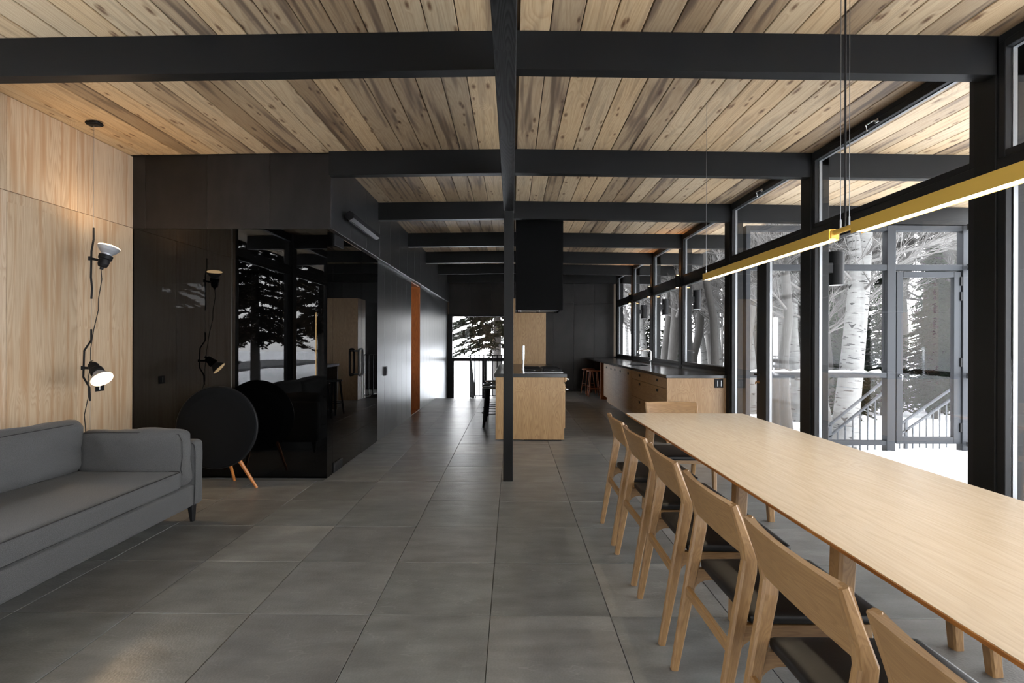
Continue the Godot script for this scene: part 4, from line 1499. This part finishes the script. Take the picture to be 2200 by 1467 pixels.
# ------------------------------------------------------------------ sofa
func build_sofa() -> void:
	var t := thing("sofa", "grey wool sofa with dark piping and black tapered legs along the wood wall", "sofa", P(-2.9, 0, 2.55))
	var z_far := -1.30   # far end (away from the camera)
	var z_near := 1.30
	var st := mb()
	# base
	cushion(st, Vector3(-0.46, 0.135, z_far + 0.10), Vector3(0.53, 0.30, z_near - 0.10), 0.02, Vector3.ZERO, 3, 14, 0.001)
	put(st, "base", M.fabric, t)
	# back frame
	st = mb()
	cushion(st, Vector3(-0.50, 0.135, z_far), Vector3(-0.37, 0.63, z_near), 0.03, Vector3.ZERO, 4, 14, 0.001)
	put(st, "back_frame", M.fabric, t)
	for s in [-1.0, 1.0]:
		st = mb()
		var za: float = z_far if s < 0 else z_near - 0.115
		cushion(st, Vector3(-0.48, 0.13, za), Vector3(0.535, 0.62, za + 0.115), 0.035, Vector3(0.004, 0.004, 0.0), 6, 14, 0.0015)
		var arm := put(st, "arm", M.fabric, t)
		st = mb()
		var zc := za + (0.108 if s < 0 else 0.007)
		var loop := [Vector3(0.525, 0.14, zc), Vector3(0.533, 0.30, zc), Vector3(0.533, 0.54, zc), Vector3(0.525, 0.59, zc), Vector3(0.49, 0.617, zc), Vector3(0.2, 0.622, zc)]
		tube(st, loop, [0.0035], 6)
		put(st, "piping", M.piping, arm)
	# seat cushion
	st = mb()
	cushion(st, Vector3(-0.25, 0.295, z_far + 0.235), Vector3(0.525, 0.43, z_near - 0.235), 0.03, Vector3(0.004, 0.014, 0.004), 12, 22, 0.003)
	var seat := put(st, "seat_cushion", M.fabric, t)
	for y in [0.424, 0.308]:
		st = mb()
		tube(st, [Vector3(0.40, y, z_far + 0.238), Vector3(0.50, y, z_far + 0.244), Vector3(0.518, y, z_far + 0.265), Vector3(0.5225, y, 0.0), Vector3(0.518, y, z_near - 0.265)], [0.0035], 6)
		put(st, "piping", M.piping, seat)
	# back cushions
	for k in 2:
		st = mb()
		var z0 := lerpf(z_far + 0.20, z_near - 0.14, k * 0.5)
		var z1 := lerpf(z_far + 0.20, z_near - 0.14, k * 0.5 + 0.5)
		cushion(st, Vector3(-0.375, 0.42, z0), Vector3(-0.205, 0.79, z1 - 0.01), 0.06, Vector3(0.02, 0.018, 0.01), 20 + k, 22, 0.009)
		var bc := put(st, "back_cushion", M.fabric, t)
		st = mb()
		tube(st, [Vector3(-0.225, 0.762, z0 + 0.03), Vector3(-0.212, 0.772, z0 + 0.12), Vector3(-0.21, 0.778, (z0 + z1) / 2), Vector3(-0.215, 0.768, z1 - 0.06)], [0.003], 6)
		put(st, "piping", M.piping, bc)
	# arm cushions
	for s in [-1.0, 1.0]:
		st = mb()
		var za: float = z_far + 0.115 if s < 0 else z_near - 0.235
		cushion(st, Vector3(-0.24, 0.30, za), Vector3(0.53, 0.715, za + 0.125), 0.055, Vector3(0.006, 0.012, 0.01), 31, 24, 0.010)
		var ac := put(st, "arm_cushion", M.fabric, t)
		st = mb()
		var zc: float = za + (0.118 if s < 0 else 0.006)
		tube(st, [Vector3(0.49, 0.315, zc), Vector3(0.515, 0.40, zc - 0.004), Vector3(0.507, 0.44, zc + 0.001), Vector3(0.516, 0.52, zc - 0.004), Vector3(0.516, 0.64, zc), Vector3(0.49, 0.69, zc - 0.002), Vector3(0.3, 0.70, zc - 0.004), Vector3(0.0, 0.703, zc - 0.004), Vector3(-0.2, 0.698, zc)], [0.003], 6)
		put(st, "piping", M.piping, ac)
	for q in [[0.47, z_far + 0.05], [-0.44, z_far + 0.05], [0.47, z_near - 0.05], [-0.44, z_near - 0.05]]:
		st = mb()
		loft(st, [Vector3(q[0] + 0.008 * signf(q[0]), 0.0, q[1]), Vector3(q[0], 0.137, q[1])], [Vector2(0.026, 0.03), Vector2(0.05, 0.055)], Vector3(1, 0, 0), 0.15)
		put(st, "leg", M.black, t)

# ------------------------------------------------------------------ round loudspeaker
func build_speaker() -> void:
	var t := thing("round_speaker", "large black disc-shaped loudspeaker on three wooden legs by dark glass", "speaker", P(-2.71, 0, 4.60))
	var tilt := Basis(Vector3(1, 0, 0), PI / 2 - 0.07)
	var c := Vector3(0, 0.575, 0.03)
	var st := mb()
	lathe(st, [[0.0, 0.0], [0.30, -0.004], [0.362, -0.012], [0.372, -0.02]], 64, Transform3D(tilt, c))
	put(st, "front_cloth", M.cloth_black, t)
	st = mb()
	lathe(st, [[0.372, -0.02], [0.379, -0.026], [0.379, -0.04], [0.30, -0.10], [0.16, -0.14], [0.0, -0.15]], 64, Transform3D(tilt, c))
	put(st, "back_shell", M.black, t)
	for q in [[Vector3(-0.19, 0.30, 0.0), Vector3(-0.33, 0.0, -0.07)], [Vector3(0.19, 0.30, 0.0), Vector3(0.335, 0.0, -0.07)], [Vector3(0.0, 0.45, -0.10), Vector3(0.0, 0.0, -0.30)]]:
		st = mb()
		tube(st, [q[1], q[0]], [0.012, 0.019], 12)
		put(st, "leg", M.leg_wood, t)

# ------------------------------------------------------------------ suspended twin lamp by the wood wall
func lamp_head(t: Node3D, pivot: Vector3, aim: Vector3, clamp_at: Vector3, glow_e: float, light_e: float, cone: float) -> void:
	aim = aim.normalized()
	var side := aim.cross(Vector3(0.1, 0.2, 1)).normalized()
	var b := Basis(side, aim, side.cross(aim).normalized())
	var xf := Transform3D(b, pivot)
	var st := mb()
	lathe(st, [[0.0, -0.075], [0.012, -0.075], [0.014, -0.055], [0.03, -0.05], [0.038, -0.03], [0.040, 0.01], [0.048, 0.018], [0.05, 0.05], [0.04, 0.055], [0.0, 0.055]], 20, xf)
	put(st, "socket", M.black, t)
	st = mb()
	lathe(st, [[0.036, 0.05], [0.04, 0.066], [0.066, 0.095], [0.077, 0.115], [0.080, 0.124]], 28, xf)
	put(st, "bulb_reflector", M.bulb_silver, t)
	st = mb()
	lathe(st, [[0.080, 0.124], [0.077, 0.132], [0.05, 0.141], [0.0, 0.145]], 28, xf)
	put(st, "bulb_face", M.bulb_glow, t)
	st = mb()
	loft(st, [clamp_at, pivot - aim * 0.0], [Vector2(0.022, 0.012), Vector2(0.022, 0.012)], Vector3(0, 1, 0))
	tube(st, [clamp_at - Vector3(0, 0.016, 0), clamp_at + Vector3(0, 0.016, 0)], [0.014], 10)
	put(st, "bracket", M.black, t)
	var l := SpotLight3D.new()
	l.name = "bulb_light"
	l.light_color = Color(1.0, 0.84, 0.64)
	l.light_energy = light_e
	l.light_size = 0.06
	l.spot_angle = cone
	l.spot_angle_attenuation = 0.8
	l.spot_range = 15.0
	l.shadow_enabled = true
	t.add_child(l)
	l.position = pivot + aim * 0.152
	l.look_at_from_position(t.position + l.position, t.position + l.position + aim, Vector3(0, 0, 1) if absf(aim.y) > 0.9 else Vector3.UP)

func build_lamp() -> void:
	var o := P(-3.52, 0, 4.2)
	var t := thing("cable_wall_lamp", "twin spotlight lamp on bent black rods hung from a ceiling cable", "lamp", o)
	var st := mb()
	var cy := roof_y(-3.52)
	bbox(st, Vector3(-0.055, cy - 0.032, -0.04), Vector3(0.06, cy - 0.002, 0.04), 0.012)
	put(st, "canopy", M.black, t)
	st = mb()
	tube(st, [Vector3(0.0, cy - 0.03, 0), Vector3(0.0, 2.31, 0)], [0.0014], 6)
	tube(st, [Vector3(-0.018, 1.73, 0), Vector3(-0.018, 1.46, 0)], [0.0014], 6)
	tube(st, [Vector3(-0.025, 0.87, 0), Vector3(-0.028, 0.15, 0.0), Vector3(-0.028, 0.003, 0.0)], [0.0014], 6)
	put(st, "cable", M.wire, t)
	st = mb()
	tube(st, [Vector3(0, 2.316, 0), Vector3(0, 2.215, 0), Vector3(-0.018, 2.12, 0), Vector3(-0.022, 1.90, 0), Vector3(-0.012, 1.805, 0), Vector3(-0.018, 1.718, 0)], [0.0075], 8)
	put(st, "rod", M.black, t)
	st = mb()
	tube(st, [Vector3(-0.018, 1.463, 0), Vector3(-0.018, 1.369, 0), Vector3(-0.077, 1.283, 0), Vector3(-0.084, 1.06, 0), Vector3(-0.032, 0.974, 0), Vector3(-0.026, 0.86, 0)], [0.0075], 8)
	put(st, "rod", M.black, t)
	lamp_head(t, Vector3(0.09, 2.035, 0.0), Vector3(0.14, 1.0, -0.25), Vector3(-0.028, 2.058, 0), 2.0, 0.035, 80.0)
	lamp_head(t, Vector3(0.03, 1.135, 0.02), Vector3(0.67, -0.67, 0.24), Vector3(-0.088, 1.138, 0), 2.6, 0.035, 62.0)
	st = mb()
	var cp := Curve3D.new()
	for q in [[0.08, 1.96, 0.02], [0.087, 1.88, 0.02], [0.06, 1.72, 0.02], [0.058, 1.62, 0.02], [0.02, 1.46, 0.02], [-0.005, 1.30, 0.02], [-0.015, 1.20, 0.01], [0.0, 1.20, 0.0]]:
		cp.add_point(Vector3(q[0], q[1], q[2]), Vector3(0, 0.03, 0), Vector3(0, -0.03, 0))
	tube(st, Array(cp.get_baked_points()), [0.0035], 5)
	var cp2 := Curve3D.new()
	for q in [[-0.012, 1.18, 0.01], [-0.03, 1.05, 0.015], [-0.028, 0.9, 0.015], [-0.075, 0.74, 0.0], [-0.09, 0.62, -0.03], [-0.10, 0.3, -0.05], [-0.1, 0.004, -0.05]]:
		cp2.add_point(Vector3(q[0], q[1], q[2]), Vector3(0, 0.04, 0), Vector3(0, -0.04, 0))
	tube(st, Array(cp2.get_baked_points()), [0.0035], 5)
	put(st, "power_cord", M.cord, t)
	# slim LED floor lamp behind the sofa, seen in the dark glass
	var f := thing("led_floor_lamp", "slim vertical LED tube floor lamp mirrored in the dark glass", "lamp", P(-3.58, 0, 0.8))
	st = mb()
	lathe(st, [[0.0, 0.0], [0.12, 0.0], [0.12, 0.012], [0.0, 0.014]], 24)
	put(st, "base", M.black, f)
	st = mb()
	tube(st, [Vector3(0, 0.012, 0), Vector3(0, 1.9, 0)], [0.012], 10)
	put(st, "stem", M.brass, f)
	st = mb()
	bbox(st, Vector3(-0.008, 0.35, -0.02), Vector3(0.008, 1.89, -0.011), 0.002)
	put(st, "led_tube_light", M.led_dim, f)
	var ol := AreaLight3D.new()
	ol.name = "tube_light"
	ol.area_size = Vector2(0.014, 1.5)
	ol.light_color = Color(1.0, 0.82, 0.55)
	ol.light_energy = 0.003
	ol.set("area_range", 8.0)
	ol.shadow_enabled = true
	f.add_child(ol)
	ol.position = Vector3(0, 1.12, -0.022)

# ------------------------------------------------------------------ wall sconces
func build_sconces() -> void:
	var inside := ["first along the worktop", "second along the worktop", "third along the worktop"]
	for k in 3:
		var d: float = BEAMS[6 + k] + 0.07
		var t := thing("indoor_sconce", "small black up-and-down wall light on the worktop window post, " + inside[k], "wall light", P(WALL_X, 2.415, d), 0.0, "sconces along the worktop")
		var st := mb()
		bbox(st, Vector3(-0.075, -0.105, -0.035), Vector3(-0.018, 0.105, 0.035), 0.003)
		put(st, "housing", M.black, t)
		st = mb()
		bbox(st, Vector3(-0.02, -0.03, -0.025), Vector3(-0.001, 0.03, 0.025), 0.002)
		put(st, "mount", M.black, t)
		for s in [1.0, -1.0]:
			st = mb()
			bbox(st, Vector3(-0.062, s * 0.105, -0.025), Vector3(-0.03, s * 0.108, 0.025), 0.0)
			put(st, "light_lens", M.warm_glow, t)
			var l := SpotLight3D.new()
			l.name = "sconce_light"
			l.light_color = Color(1.0, 0.70, 0.40)
			l.light_energy = 0.035
			l.light_size = 0.02
			l.spot_angle = 50.0
			l.spot_angle_attenuation = 0.9
			l.spot_range = 8.0
			l.shadow_enabled = true
			t.add_child(l)
			l.position = Vector3(-0.046, s * 0.112, 0)
			l.rotation.x = PI / 2 * s
	var outside := {3: "on the broad post next to the table", 4: "by the porch left of the birch", 6: "at the first worktop window", 7: "at the second worktop window", 8: "at the third worktop window"}
	for i in outside:
		var d: float = BEAMS[i] + 0.07
		var t := thing("outdoor_sconce", "black cylinder lamp outside the window wall, " + outside[i], "wall light", P(WALL_X + 0.18, 2.1, d), 0.0, "cylinder lamps outside")
		var st := mb()
		lathe(st, [[0.0, -0.16], [0.058, -0.16], [0.06, -0.165], [0.066, -0.165], [0.066, 0.165], [0.06, 0.165], [0.058, 0.155], [0.0, 0.155]], 24, Transform3D(Basis(), Vector3(0.115, 0, 0)))
		put(st, "housing", M.black, t)
		st = mb()
		bbox(st, Vector3(-0.01, -0.05, -0.04), Vector3(0.06, 0.05, 0.04), 0.003)
		put(st, "mount", M.black, t)
		st = mb()
		lathe(st, [[0.0, -0.166], [0.06, -0.166], [0.06, -0.160], [0.0, -0.160]], 20, Transform3D(Basis(), Vector3(0.115, 0, 0)))
		put(st, "lens", M.white, t)

# ------------------------------------------------------------------ small fittings
func build_small() -> void:
	var t := thing("wall_outlet", "black outlet plate with a white slot on the wood wall", "outlet", P(-3.78, 0.944, 4.57))
	var st := mb()
	bbox(st, Vector3(0.0, -0.04, -0.055), Vector3(0.008, 0.045, 0.04), 0.002)
	put(st, "plate", M.black, t)
	st = mb()
	bbox(st, Vector3(0.008, -0.025, -0.006), Vector3(0.011, 0.03, 0.004), 0.0005)
	put(st, "switch", M.white, t)
	t = thing("cabinet_outlet", "black double outlet with two light slots on the drawer cabinet end", "outlet", P(2.80, 0.812, 6.825))
	st = mb()
	bbox(st, Vector3(-0.058, -0.06, 0.0), Vector3(0.058, 0.06, 0.008), 0.002)
	put(st, "plate", M.black, t)
	for s in [-0.018, 0.03]:
		st = mb()
		bbox(st, Vector3(s - 0.005, -0.038, 0.008), Vector3(s + 0.004, 0.038, 0.011), 0.0005)
		put(st, "slot", M.grey_metal, t)
	t = thing("light_switch", "black light switch box on the corridor wall", "switch", P(-1.842, 0.935, 7.3))
	st = mb()
	bbox(st, Vector3(0.0, -0.065, -0.05), Vector3(0.02, 0.065, 0.05), 0.003)
	put(st, "plate", M.black, t)
	st = mb()
	bbox(st, Vector3(0.02, -0.045, -0.03), Vector3(0.026, 0.045, 0.03), 0.003)
	put(st, "rocker", M.frame, t)
	# long angular wall fitting above the glass door
	t = thing("wall_heater", "long dark six-sided wall heater above the glass door", "heater", P(-1.80, 2.70, 5.85))
	st = mb()
	var hex := []
	for k in 6:
		var a := TAU * k / 6.0 + PI / 6
		hex.append(Vector2(0.075 + 0.048 * cos(a), 0.048 * sin(a)))
	prism(st, PackedVector2Array(hex), -0.52, 0.52, 2)
	put(st, "housing", M.frame, t)
	st = mb()
	var hex2 := []
	for k in 6:
		var a := TAU * k / 6.0 + PI / 6
		hex2.append(Vector2(0.075 + 0.05 * cos(a), 0.05 * sin(a)))
	prism(st, PackedVector2Array(hex2), -0.535, -0.52, 2)
	put(st, "end_cap", M.black, t)
	st = mb()
	bbox(st, Vector3(0.0, -0.03, -0.4), Vector3(0.04, 0.03, 0.4), 0.003)
	put(st, "bracket", M.black, t)
	st = mb()
	bbox(st, Vector3(0.058, -0.0505, -0.50), Vector3(0.062, -0.0465, 0.50), 0.0)
	put(st, "trim_strip", M.alu, t)
	st = mb()
	bbox(st, Vector3(0.113, 0.0, -0.3), Vector3(0.1185, 0.02, -0.25), 0.001)
	put(st, "sensor", M.black, t)
	# little hook in the ceiling boards
	t = thing("ceiling_hook", "tiny white hook screwed into the ceiling boards", "hook", P(1.34, roof_y(1.34), 3.35))
	st = mb()
	tube(st, [Vector3(0, 0.0, 0), Vector3(0, -0.035, 0), Vector3(0.006, -0.043, 0), Vector3(0.012, -0.036, 0)], [0.0022], 6)
	put(st, "hook", M.white, t)

# ------------------------------------------------------------------ outdoors
func ground_y(x: float, d: float, nz: FastNoiseLite) -> float:
	var y := -0.62
	y -= 0.5 * smoothstep(12.0, 18.0, d) * smoothstep(4.0, 0.0, x)
	y += 0.30 * smoothstep(-4.0, -7.0, x)
	y += 0.02 * maxf(0.0, d - 16.0) * smoothstep(4.0, 9.0, x)
	return y + 0.14 * nz.get_noise_2d(x, d) * smoothstep(6.0, 12.0, maxf(absf(x - 1.0), absf(d - 5.0)))

func bare_tree(variant: int, thick: float) -> Array:
	var r := RandomNumberGenerator.new()
	r.seed = 900 + variant * 31
	var trunk := mb()
	var twigs := mb()
	var h := r.randf_range(10.0, 14.0)
	var pts := []
	var rad := []
	var lean := Vector3(r.randf_range(-0.06, 0.06), 0, r.randf_range(-0.06, 0.06))
	var base_r := r.randf_range(0.10, 0.16)
	var n := 12
	var p := Vector3(0, -0.3, 0)
	for i in n + 1:
		var t := float(i) / n
		pts.append(p)
		rad.append(base_r * pow(1.0 - t, 0.8) * (1.35 if i == 0 else 1.0) + 0.012)
		p += Vector3(lean.x + r.randf_range(-0.10, 0.10), 1.0, lean.z + r.randf_range(-0.10, 0.10)) * (h / n)
	tube(trunk, pts, rad, 8)
	var count := r.randi_range(22, 30)
	for k in count:
		var t := r.randf_range(0.22, 0.97)
		var fi := t * n
		var i0 := mini(int(fi), n - 1)
		var q: Vector3 = pts[i0].lerp(pts[i0 + 1], fi - i0)
		var a := r.randf() * TAU
		var up := r.randf_range(0.35, 1.1)
		var dir := Vector3(cos(a), up, sin(a)).normalized()
		var ln := r.randf_range(1.0, 2.6) * (1.15 - t * 0.75)
		limb(twigs, r, q, dir, ln, 0.032 * (1.15 - t) * thick, 0, thick)
	return [trunk.commit(), twigs.commit()]

func limb(st: SurfaceTool, r: RandomNumberGenerator, at: Vector3, dir: Vector3, ln: float, rad: float, level: int, thick := 1.0) -> void:
	var n: int = [5, 4, 3][level]
	var pts := [at]
	var rr := [rad]
	var p := at
	var d := dir
	for i in n:
		d = (d + Vector3(r.randf_range(-0.22, 0.22), r.randf_range(-0.1, 0.2), r.randf_range(-0.22, 0.22))).normalized()
		p += d * ln / n
		pts.append(p)
		rr.append(maxf(rad * (1.0 - 0.8 * (i + 1.0) / n), 0.005 * thick))
		if level < 2:
			for c in ([2, 1, 0][level] + (1 if r.randf() < 0.5 else 0)):
				var sd := (d + Vector3(r.randf_range(-0.9, 0.9), r.randf_range(-0.2, 0.6), r.randf_range(-0.9, 0.9))).normalized()
				limb(st, r, p, sd, ln * r.randf_range(0.35, 0.6), maxf(rad * 0.5, 0.006 * thick), level + 1, thick)
	tube(st, pts, rr, [5, 4, 3][level], false)

func conifer(variant: int, h: float, clear: float, reach: float, layers: int) -> Array:
	var r := RandomNumberGenerator.new()
	r.seed = 300 + variant * 17
	var trunk := mb()
	tube(trunk, [Vector3(0, -0.4, 0), Vector3(0.02, h * 0.25, 0.01), Vector3(-0.03, h * 0.6, 0.02), Vector3(0, h, 0)], [h * 0.016, h * 0.012, h * 0.007, 0.01], 9)
	var nd := mb()
	for i in layers:
		var t := float(i) / (layers - 1)
		var y := lerpf(clear, h * 0.985, t)
		var ln := reach * pow(1.0 - t, 0.75) * r.randf_range(0.8, 1.1) + 0.12
		var per := r.randi_range(5, 7)
		for k in per:
			var a := TAU * (k + r.randf_range(-0.35, 0.35)) / per + i * 0.7
			var dir := Vector3(cos(a), 0, sin(a))
			var l2 := ln * r.randf_range(0.6, 1.1)
			var p0 := Vector3(0, y + r.randf_range(-0.12, 0.12), 0)
			var tip := p0 + dir * l2 + Vector3(0, -l2 * r.randf_range(0.12, 0.38), 0)
			tube(trunk, [p0, p0.lerp(tip, 0.5) + Vector3(0, l2 * 0.05, 0), tip], [0.018, 0.012, 0.005], 3, false)
			var steps := maxi(int(l2 / 0.06), 4)
			for s in steps:
				var u := (s + 1.0) / steps
				if u < 0.12:
					continue
				var q := p0.lerp(tip, u) + Vector3(0, l2 * 0.05 * sin(u * PI), 0)
				for side in [-1.0, 1.0, 0.0]:
					var sp := dir.rotated(Vector3.UP, side * r.randf_range(0.5, 1.15)) + Vector3(0, r.randf_range(-0.55, 0.12), 0)
					var sl := r.randf_range(0.16, 0.42) * (1.15 - u * 0.6)
					var e := q + sp.normalized() * sl
					for m in 3:
						var c0 := q.lerp(e, m * 0.3)
						var wdt := Vector3(r.randf_range(-1, 1), r.randf_range(-0.6, 0.6), r.randf_range(-1, 1)).normalized() * r.randf_range(0.04, 0.10)
						var c1 := c0 + (e - q) * 0.42 + Vector3(r.randf_range(-0.05, 0.05), r.randf_range(-0.06, 0.04), r.randf_range(-0.05, 0.05))
						var nn := (c1 - c0).cross(wdt).normalized()
						for v in [c0 - wdt * 0.5, c1, c0 + wdt]:
							nd.set_normal(nn)
							nd.set_uv(Vector2(v.x, v.y))
							nd.add_vertex(v)
	return [trunk.commit(), nd.commit()]

func plant(called: String, label: String, meshes: Array, mats: Array, names: Array, x: float, d: float, y: float, turn: float, s: float, group: String) -> Node3D:
	var t := thing(called, label, "tree", P(x, y, d), turn, group)
	t.scale = Vector3(s, s, s)
	for i in meshes.size():
		var o := MeshInstance3D.new()
		o.name = names[i]
		o.mesh = meshes[i]
		o.material_override = mats[i]
		t.add_child(o, true)
	return t

func build_outdoors() -> void:
	var nz := FastNoiseLite.new()
	nz.seed = 77
	nz.frequency = 0.16
	# snow field
	var g := thing("snow_ground", "white snow covered ground outside the windows", "snow")
	g.set_meta("kind", "stuff")
	var st := mb()
	st.set_smooth_group(0)
	var N := 130
	for i in N:
		for j in N:
			var q := []
			for k in [[0, 0], [1, 0], [1, 1], [0, 1]]:
				var u: float = 2.0 * (i + k[0]) / N - 1.0
				var v: float = 2.0 * (j + k[1]) / N - 1.0
				var x: float = 1.0 + 75.0 * (0.35 * u + 0.65 * u * u * u)
				var d: float = 6.0 + 75.0 * (0.35 * v + 0.65 * v * v * v)
				q.append(P(x, ground_y(x, d, nz), d))
			if q[2].x > -3.95 and q[0].x < 3.05 and -q[2].z > -4.4 and -q[0].z < 14.62:
				continue
			for t in [0, 2, 1, 0, 3, 2]:
				st.add_vertex(q[t])
	st.generate_normals()
	put(st, "surface", M.snow, g)
	# forest seen through the window wall
	var kinds := []
	for v in 5:
		kinds.append(bare_tree(v, 1.35))
	for v in 4:
		kinds.append(bare_tree(v + 10, 1.6))
	var spots := []
	var tries := 0
	var r := RandomNumberGenerator.new()
	r.seed = 2024
	while spots.size() < 80 and tries < 16000:
		tries += 1
		var d := r.randf_range(9.0, 22.0) if spots.size() < 60 else r.randf_range(20.0, 46.0)
		var x := d * r.randf_range(0.20, 1.12)
		if x < 4.6 or (d < 10.5 and x < 8.5):
			continue
		var ok := true
		for s in spots:
			if Vector2(s.x - x, s.y - d).length() < 0.5 + d * 0.018:
				ok = false
				break
		if (x / d > 0.63 and x / d < 0.98 and d < 15) or (x / d > 0.6 and r.randf() < 0.72) or (x / d < 0.5 and r.randf() < 0.35):
			ok = false
		if ok:
			spots.append(Vector2(x, d))
	for i in spots.size():
		var s: Vector2 = spots[i]
		var v := i % 5 if s.y < 17.0 else 5 + i % 4
		var birchy := i % 4 == 1
		plant("bare_birch" if birchy else "bare_tree", "slender leafless white birch in the woods" if birchy else "slender leafless grey tree in the snowy woods", kinds[v], [M.birch if birchy else (M.bark if i % 3 else M.bark_dark), M.twig], ["trunk", "branches"], s.x, s.y, ground_y(s.x, s.y, nz), r.randf() * TAU, r.randf_range(0.8, 1.35), "leafless birches in the woods" if birchy else "leafless grey trees in the woods").rotation.z = r.randf_range(-0.13, 0.13)
	# big birch by the stair railing
	var bt := mb()
	tube(bt, [Vector3(-0.16, -0.5, 0), Vector3(-0.1, 0.6, 0), Vector3(0.03, 1.8, 0), Vector3(0.12, 3.0, 0.02), Vector3(0.22, 4.2, 0), Vector3(0.42, 6.0, 0), Vector3(0.5, 9.0, 0)], [0.27, 0.215, 0.19, 0.175, 0.15, 0.115, 0.05], 16)
	tube(bt, [Vector3(0.14, 3.3, 0.02), Vector3(-0.1, 4.3, 0.1), Vector3(-0.35, 5.6, 0.2), Vector3(-0.5, 7.5, 0.3)], [0.11, 0.10, 0.075, 0.03], 10)
	var bw := mb()
	var rr := RandomNumberGenerator.new()
	rr.seed = 8
	for k in 26:
		var y := rr.randf_range(2.6, 8.5)
		var a := rr.randf() * TAU
		limb(bw, rr, Vector3(0.12 + (y - 3) * 0.08, y, 0), Vector3(cos(a), rr.randf_range(0.1, 0.9), sin(a)).normalized(), rr.randf_range(1.0, 2.4), 0.03, 0, 1.3)
	plant("large_birch", "thick white birch trunk just outside the porch", [bt.commit(), bw.commit()], [M.birch, M.twig], ["trunk", "branches"], 6.45, 9.6, -0.62, 0.0, 1.0, "")
	# conifers
	var spruce := conifer(1, 7.5, 0.5, 1.7, 40)
	var pine := conifer(2, 11.0, 1.9, 2.6, 48)
	var yard_pine := conifer(4, 13.0, 2.5, 2.9, 62)
	var cedar := conifer(3, 10.0, 0.9, 2.2, 52)
	var cn := [
		["small_spruce", "young snowy spruce beyond the worktop windows", spruce, M.needle, 5.6, 18.0, 0.42, ""],
		["evergreen", "dense evergreen filling the glass of the porch door", cedar, M.needle, 11.2, 13.4, 0.46, ""],
		["evergreen", "evergreen with drooping boughs close behind the porch", cedar, M.needle, 10.2, 13.9, 0.4, "evergreens close behind the porch"],
		["evergreen", "evergreen with drooping boughs close behind the porch", spruce, M.needle, 12.4, 14.6, 0.52, "evergreens close behind the porch"],
		["evergreen", "evergreen with drooping boughs close behind the porch", spruce, M.needle, 8.9, 13.2, 0.36, "evergreens close behind the porch"],
		["evergreen", "evergreen with drooping boughs close behind the porch", cedar, M.needle, 9.6, 15.6, 0.45, "evergreens close behind the porch"],
		["evergreen", "tall evergreen standing further back in the woods", cedar, M.needle, 15.5, 17.5, 0.55, "evergreens back in the woods"],
		["evergreen", "tall evergreen standing further back in the woods", cedar, M.needle, 13.0, 20.5, 0.6, "evergreens back in the woods"],
		["evergreen", "tall evergreen standing further back in the woods", cedar, M.needle, 18.5, 22.0, 0.65, "evergreens back in the woods"],
		["evergreen", "tall evergreen standing further back in the woods", pine, M.needle, 16.0, 24.0, 0.6, "evergreens back in the woods"],
		["evergreen", "tall evergreen standing further back in the woods", pine, M.needle, 11.0, 21.5, 0.5, "evergreens back in the woods"],
		["evergreen", "tall evergreen standing further back in the woods", spruce, M.needle, 9.8, 19.5, 0.55, "evergreens back in the woods"],
		["evergreen", "tall evergreen standing further back in the woods", spruce, M.needle, 20.0, 21.0, 0.8, "evergreens back in the woods"],
		["evergreen", "tall evergreen standing further back in the woods", cedar, M.needle, 22.5, 23.0, 0.7, "evergreens back in the woods"],
		["evergreen", "tall evergreen standing further back in the woods", cedar, M.needle, 8.2, 30.0, 0.5, "evergreens back in the woods"],
		["evergreen", "tall evergreen standing further back in the woods", spruce, M.needle, 12.0, 26.0, 0.55, "evergreens back in the woods"],
		["garden_pine", "broad pine with hanging boughs outside the stair window", yard_pine, M.needle, -0.60, 20.5, 1.0, ""],
		["roadside_pine", "pine behind the vestibule slit window", cedar, M.needle_b, -9.2, 13.0, 0.7, ""],
		["roadside_pine", "pine outside the sofa side windows, mirrored in dark glass", pine, M.needle_b, -9.0, -7.6, 1.0, ""],
		["roadside_pine", "second pine outside the sofa side windows, further along the road", pine, M.needle_b, -9.3, -14.5, 1.15, ""],
		["roadside_pine", "third pine outside the sofa side windows, close to the house", cedar, M.needle_b, -9.5, -3.2, 0.9, ""],
		["roadside_pine", "fourth pine outside the sofa side windows, nearest the wood wall", cedar, M.needle_b, -11.5, 2.0, 1.0, ""],
	]
	for q in cn:
		var base := ground_y(q[4], q[5], nz)
		plant(q[0], q[1], q[2], [M.bark_dark, q[3]], ["trunk", "foliage"], q[4], q[5], base, q[4] * 1.7, q[6], q[7])
	# road and boulders outside the left windows
	var rd := thing("road", "grey ploughed road beyond the sofa side windows", "road", P(-17.0, -0.30, -8.0))
	st = mb()
	bbox(st, Vector3(-2.5, 0.0, -16.0), Vector3(2.5, 0.16, 22.0), 0.02)
	put(st, "surface", M.asphalt, rd)
	for k in 9:
		var b := thing("boulder", "rough boulder in the low wall across the road", "boulder", P(-21.0 - 0.4 * (k % 2), -0.1, -20.0 + k * 2.4), k * 1.1, "boulder wall across the road")
		st = mb()
		cushion(st, Vector3(-0.8, -0.4, -1.2), Vector3(0.8, 1.1 + 0.25 * (k % 3), 1.2), 0.4, Vector3(0.1, 0.1, 0.1), 50 + k, 8, 0.15)
		put(st, "stone", M.boulder, b)
